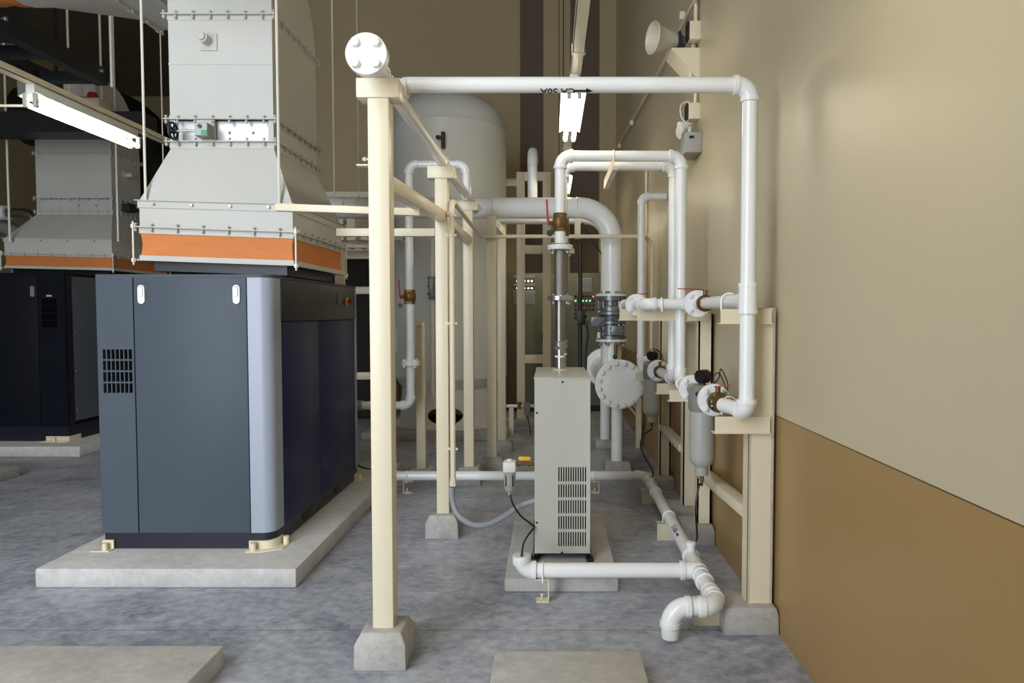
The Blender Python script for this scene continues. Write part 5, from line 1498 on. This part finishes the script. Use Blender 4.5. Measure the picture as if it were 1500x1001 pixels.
m = MB().lathe([(0, 0), (.055, 0), (.06, -.01), (.06, -.03), (.045, -.035), (.042, -.075), (0, -.08)], (xb, yw + .12, hz), (-.95, -.31, 0), 24); m.build('driver', M['filter_dark'], t)
MB().box(xb + .01, xb + .03, yw + .05, yw + .19, zt_ + .006, hz + .05).build('yoke', M['dark_steel'], t)
def wbox(Y, px, py0, py1, d, name, label, w=.1):
    z1, z0 = P(px, py0, Y).z, P(px, py1, Y).z
    x = P(px, py0, Y).x
    t = thing(name, label, 'box', (XW - .03, Y, z0))
    MB().box(x, XW, Y, Y + w, z0, z1, .004).build('body', CR, t)
    MB().box(x - .014, x + .001, Y + .004, Y + w - .004, z0 + .004, z1 - .004, .003).build('cover', M['dark_steel'], t)
    return t, x, z0, z1
bt, x, z0, z1 = wbox(5.25, 1010.5, 30, 57, .1, 'junction_box', 'cream junction box on the wall above the speaker bracket')
tag(MB().cyl((XW - .03, 5.3, z1), (XW - .03, 5.3, ZC), .016, seg=12).build('wall_conduit', CR, None, loc=(XW - .03, 5.3, z1)), 'cream conduit rising from the box by the horn speaker', 'conduit')
bt, x, z0b, z1b = wbox(5.25, 1009, 150, 174, .1, 'junction_box', 'cream junction box on the wall above the emergency light')
tag(MB().tube(curve([(XW - .03, 5.3, z1b), (XW - .03, 5.3, z1b + .1), (XW - .06, 5.34, z1b + .25), (XW - .03, 5.36, z1b + .5), (XW - .03, 5.36, z0 - .3)], 6), .012, 10).build('wall_conduit', CR, None, loc=(XW, 5.3, z1b)), 'thin cream conduit between the two wall junction boxes', 'conduit')
ez1, ez0 = P(1005, 194, 5.2).z, P(1005, 224, 5.2).z
ex = P(1003, 205, 5.2).x
t = thing('emergency_light', 'grey emergency light unit with spot heads, on the right wall', 'light', (XW - .05, 5.3, ez0))
MB().box(ex, XW - .002, 5.18, 5.45, ez0, ez1, .006).build('body', M['filter'], t)
MB().box(ex + .03, ex + .065, 5.175, 5.181, ez1 - .05, ez1 - .03).build('label_plate', M['dark_steel'], t)
for y, dx in ((5.2, -.02), (5.36, .0)):
    m = MB().lathe([(0, 0), (.02, 0), (.045, .06), (.045, .07), (0, .072)], (ex + .05 + dx, y + .03, ez1 + .06), (-1, -.25, -.35), 20); m.cyl((ex + .06 + dx, y + .03, ez1), (ex + .06 + dx, y + .03, ez1 + .05), .012, seg=10); m.build('spot_head', M['tank'], t)
pts = curve([(ex + .05, 5.2, ez1 + .06), (ex - .02, 5.2, ez1 + .1), (ex - .03, 5.22, ez1 + .2), (ex + .03, 5.24, ez1 + .24), (XW - .06, 5.26, z0b + .06)], 6)
MB().tube(pts, .004, 8).build('cable', M['tank'], t)
# long conduit run along the wall
pts = []
for px, py in ((1024, -12), (1000, 35), (978, 80), (955, 125), (927, 175), (905, 213)):
    Y = (XW - .025) / (px - 805.) * 1000; pts.append(P(px, py, Y))
tag(MB().tube(pts, .014, 10).build('wall_conduit', CR, None, loc=pts[0]), 'long cream conduit running back along the upper right wall', 'conduit')
for px, py in ((999, 24), (925, 180), (907, 214)):
    Y = (XW - .04) / (px - 805.) * 1000; q = P(px, py, Y)
    tag(MB().box(q.x - .022, q.x + .024, Y - .03, Y + .03, q.z - .032, q.z + .032, .006).build('conduit_box', CR, None, loc=q), {999: 'small cream conduit box beside the horn speaker', 925: 'small cream conduit box halfway along the upper wall conduit', 907: 'cream conduit box at the back corner end of the upper wall conduit'}[px], 'box')
# vertical thin conduit near the third riser
a = P(938, 250, 7.6)
tag(MB().cyl((XW - .02, 8.0, 1.0), (XW - .02, 8.0, 3.25), .014, seg=10).build('wall_conduit', CR, None, loc=(XW, 8, 1)), 'thin vertical cream conduit on the wall behind the slim back riser', 'conduit')
# back panel strip in the corner
# ================================================================== BEHIND THE COMPRESSOR
ry = 10.2
a, b = P(440, 380, ry), P(578, 380, ry)
t = thing('steel_enclosure', 'dark panelled steel enclosure with cream rails, behind the near compressor', 'enclosure', ((a.x + b.x) / 2, ry, 0))
MB().box(a.x, b.x - .1, ry + .06, ry + .5, .05, P(500, 372, ry).z).build('panel', M['dark_panel'], t)
for py, h in ((425.5, .11), (551, .11), (375, .09)):
    z = P(520, py, ry).z; MB().box(a.x, b.x, ry, ry + .06, z - h / 2, z + h / 2, .003).build('rail', CR, t)
for px in (574, 440):
    x = P(px, 400, ry).x; MB().box(x - .05, x + .05, ry - .02, ry + .07, 0, P(500, 345, ry).z, .003).build('upright', CR, t)
# cream hanger stub beside the hood
c = P(497, 395, 6.6)
t = thing('hanging_bracket', 'short cream angle hanging beside the right rear corner of the hood', 'bracket', c)
MB().box(c.x - .045, c.x + .04, 6.6, 6.66, P(497, 417, 6.6).z, P(497, 366, 6.6).z, .003).build('angle', CR, t)
# cable tray ladder at the back
for k, (Y, py, lab) in enumerate(((8.2, 352, 'nearer cream cable ladder under the main pipe, right of the hood'), (9.3, 363, 'farther cream cable ladder under the main pipe, right of the hood'))):
    x0, x1 = -3.4, -1.75 if k == 0 else -2.2
    z = P(520, py, Y).z
    t = thing('cable_ladder', lab, 'cable tray', ((x0 + x1) / 2, Y, z), 'cream cable ladders at the back')
    for y in (Y, Y + .5): MB().box(x0, x1, y - .015, y + .015, z, z + .09).build('side_rail', CR, t)
    for j in range(7):
        x = x0 + .12 + (x1 - x0 - .24) * j / 6; MB().box(x - .02, x + .02, Y, Y + .5, z + .02, z + .045).build('rung', CR, t)
for k in range(4):
    y = 8.28 + k * .1
    tag(MB().cyl((-3.4, y, P(520, 352, 8.2).z + .062), (-1.8, y, P(520, 352, 8.2).z + .062), .018, seg=8).build('cable', M['filter'], None, loc=(-2.6, y, 2)), 'grey cable lying in the nearer cream cable ladder', 'cable', 'cables in the nearer cable ladder')
c = P(520, 318, 8.6)
for k, px in enumerate((504, 521)):
    x = P(px, 330, 8.25).x
    t = thing('tray_hanger', ['left of two cream hangers over the cable ladder, right of the hood', 'right of two cream hangers over the cable ladder, near the foreground post'][k], 'bracket', (x, 8.25, 2.5))
    MB().box(x - .05, x + .05, 8.05, 8.11, P(px, 336, 8.25).z - .15, P(px, 322, 8.25).z + .15).build('strap', CR, t)
    MB().box(x - .06, x + .06, 8.02, 8.14, P(px, 322, 8.25).z + .14, P(px, 322, 8.25).z + .2).build('plate', CR, t)
z = P(600, 285, 9.9).z
tag(MB().box(-3.6, -.9, 9.9, 9.96, z - .04, z + .04).build('wall_beam', CR, None, loc=(-2, 9.9, z)), 'thin horizontal cream beam above the main pipe, behind the foreground post', 'beam')
# small drain bits between frame and tank
zz_ = P(750, 595, 9.0).z
t = thing('low_pipe', 'thin low white pipe with a small trap between the frames at the back', 'pipe', (-.5, 9.0, zz_))
MB().cyl((P(729, 595, 9).x, 9.0, zz_), (P(785, 595, 9).x, 9.0, zz_), .022, seg=12).build('pipe', WH, t)
x = P(772, 600, 9.0).x
MB().lathe([(0, -.1), (.035, -.1), (.045, 0), (.045, .06), (0, .07)], (x, 8.98, zz_ - .02), (0, 0, 1), 16).build('trap', M['filter'], t)
m = MB().cyl((P(761, 600, 9).x, 9.0, zz_ - .04), (P(761, 600, 9).x, 9.0, zz_ + .05), .03, seg=12); m.build('tap', M['brass'], t)
x = P(749, 600, 9.0).x
MB().box(x - .03, x + .03, 9.0, 9.05, 0, zz_ - .02).build('prop', CR, t)
wire([P(772, 605, 8.98), P(775, 622, 8.98), P(778, 640, 8.98)], 'thin black tube under the small trap at the back', .006, cat='tube', name='drain_tube')
# filter at the end of the branch pipe
xf = ax = P(519, 595, 6.3).x - .1
t = thing('line_filter', 'brownish grey filter at the end of the branch pipe, peeking out behind the compressor', 'filter', (xf, 6.3, zb - .5))
zbr = P(600, 594, 6.3).z
MB().lathe([(0, .08), (.07, .06), (.1, 0), (.1, -.1), (.09, -.12), (.088, -.36), (.03, -.42), (.03, -.5), (0, -.5)], (xf + .02, 6.3, zbr), (0, 0, 1), 28).build('body', M['filter_dark'], t)
MB().cyl((xf + .02, 6.3, zbr), (xf + .18, 6.3, zbr), .045, seg=20).build('port', M['filter'], t)
wire([(xf + .02, 6.3, zbr - .5), P(519, 668, 6.3), P(526, 683, 6.2), P(545, 688, 6.2)], 'black drain tube trailing on the floor behind the compressor plinth', .008, cat='tube', name='drain_tube')
# compressor outlet flange under the hood, far left posts seen under the hood
for px, Y, lab in ((300, 10.5, 'cream post glimpsed under the white hood'), (311, 10.9, 'farther cream post glimpsed under the white hood')):
    x = P(px, 390, Y).x
    tag(MB().box(x - .08, x + .05, Y, Y + .1, 0, 2.6).build('cream_post', CR, None, loc=(x, Y, 0)), lab, 'post')

# ================================================================== CAMERA AND LIGHT
cd = bpy.data.cameras.new('camera'); cam = bpy.data.objects.new('camera', cd); COL.objects.link(cam)
cam.location = (0, 0, HC); cam.rotation_euler = (PI / 2 - TH, 0, 0)
cd.sensor_width = 36.0; cd.lens = FPX / 1500 * 36.0; cd.shift_x = -(CX - 750) / 1500
cd.clip_start = .05
SC.camera = cam
w = bpy.data.worlds.new('daylight'); SC.world = w; w.use_nodes = True
nt = w.node_tree; bg = next(n for n in nt.nodes if n.type == 'BACKGROUND')
bg.inputs[0].default_value = (.85, .92, 1.0, 1); bg.inputs[1].default_value = SKY
ld = bpy.data.lights.new('door_daylight', 'AREA'); ld.shape = 'RECTANGLE'; ld.size = DX1 - DX0; ld.size_y = DZ
ld.cycles.is_portal = True
lo = bpy.data.objects.new('door_daylight', ld); COL.objects.link(lo)
lo.location = ((DX0 + DX1) / 2, YF - .13, DZ / 2); lo.rotation_euler = (PI / 2, 0, 0)
SC.view_settings.view_transform = 'Standard'; SC.view_settings.look = 'None'
SC.view_settings.gamma = 1.0; SC.view_settings.use_curve_mapping = False
SC.view_settings.exposure = EXPO
SC.cycles.max_bounces = 10; SC.cycles.diffuse_bounces = 6; SC.cycles.glossy_bounces = 4
SC.cycles.sample_clamp_indirect = 8.0
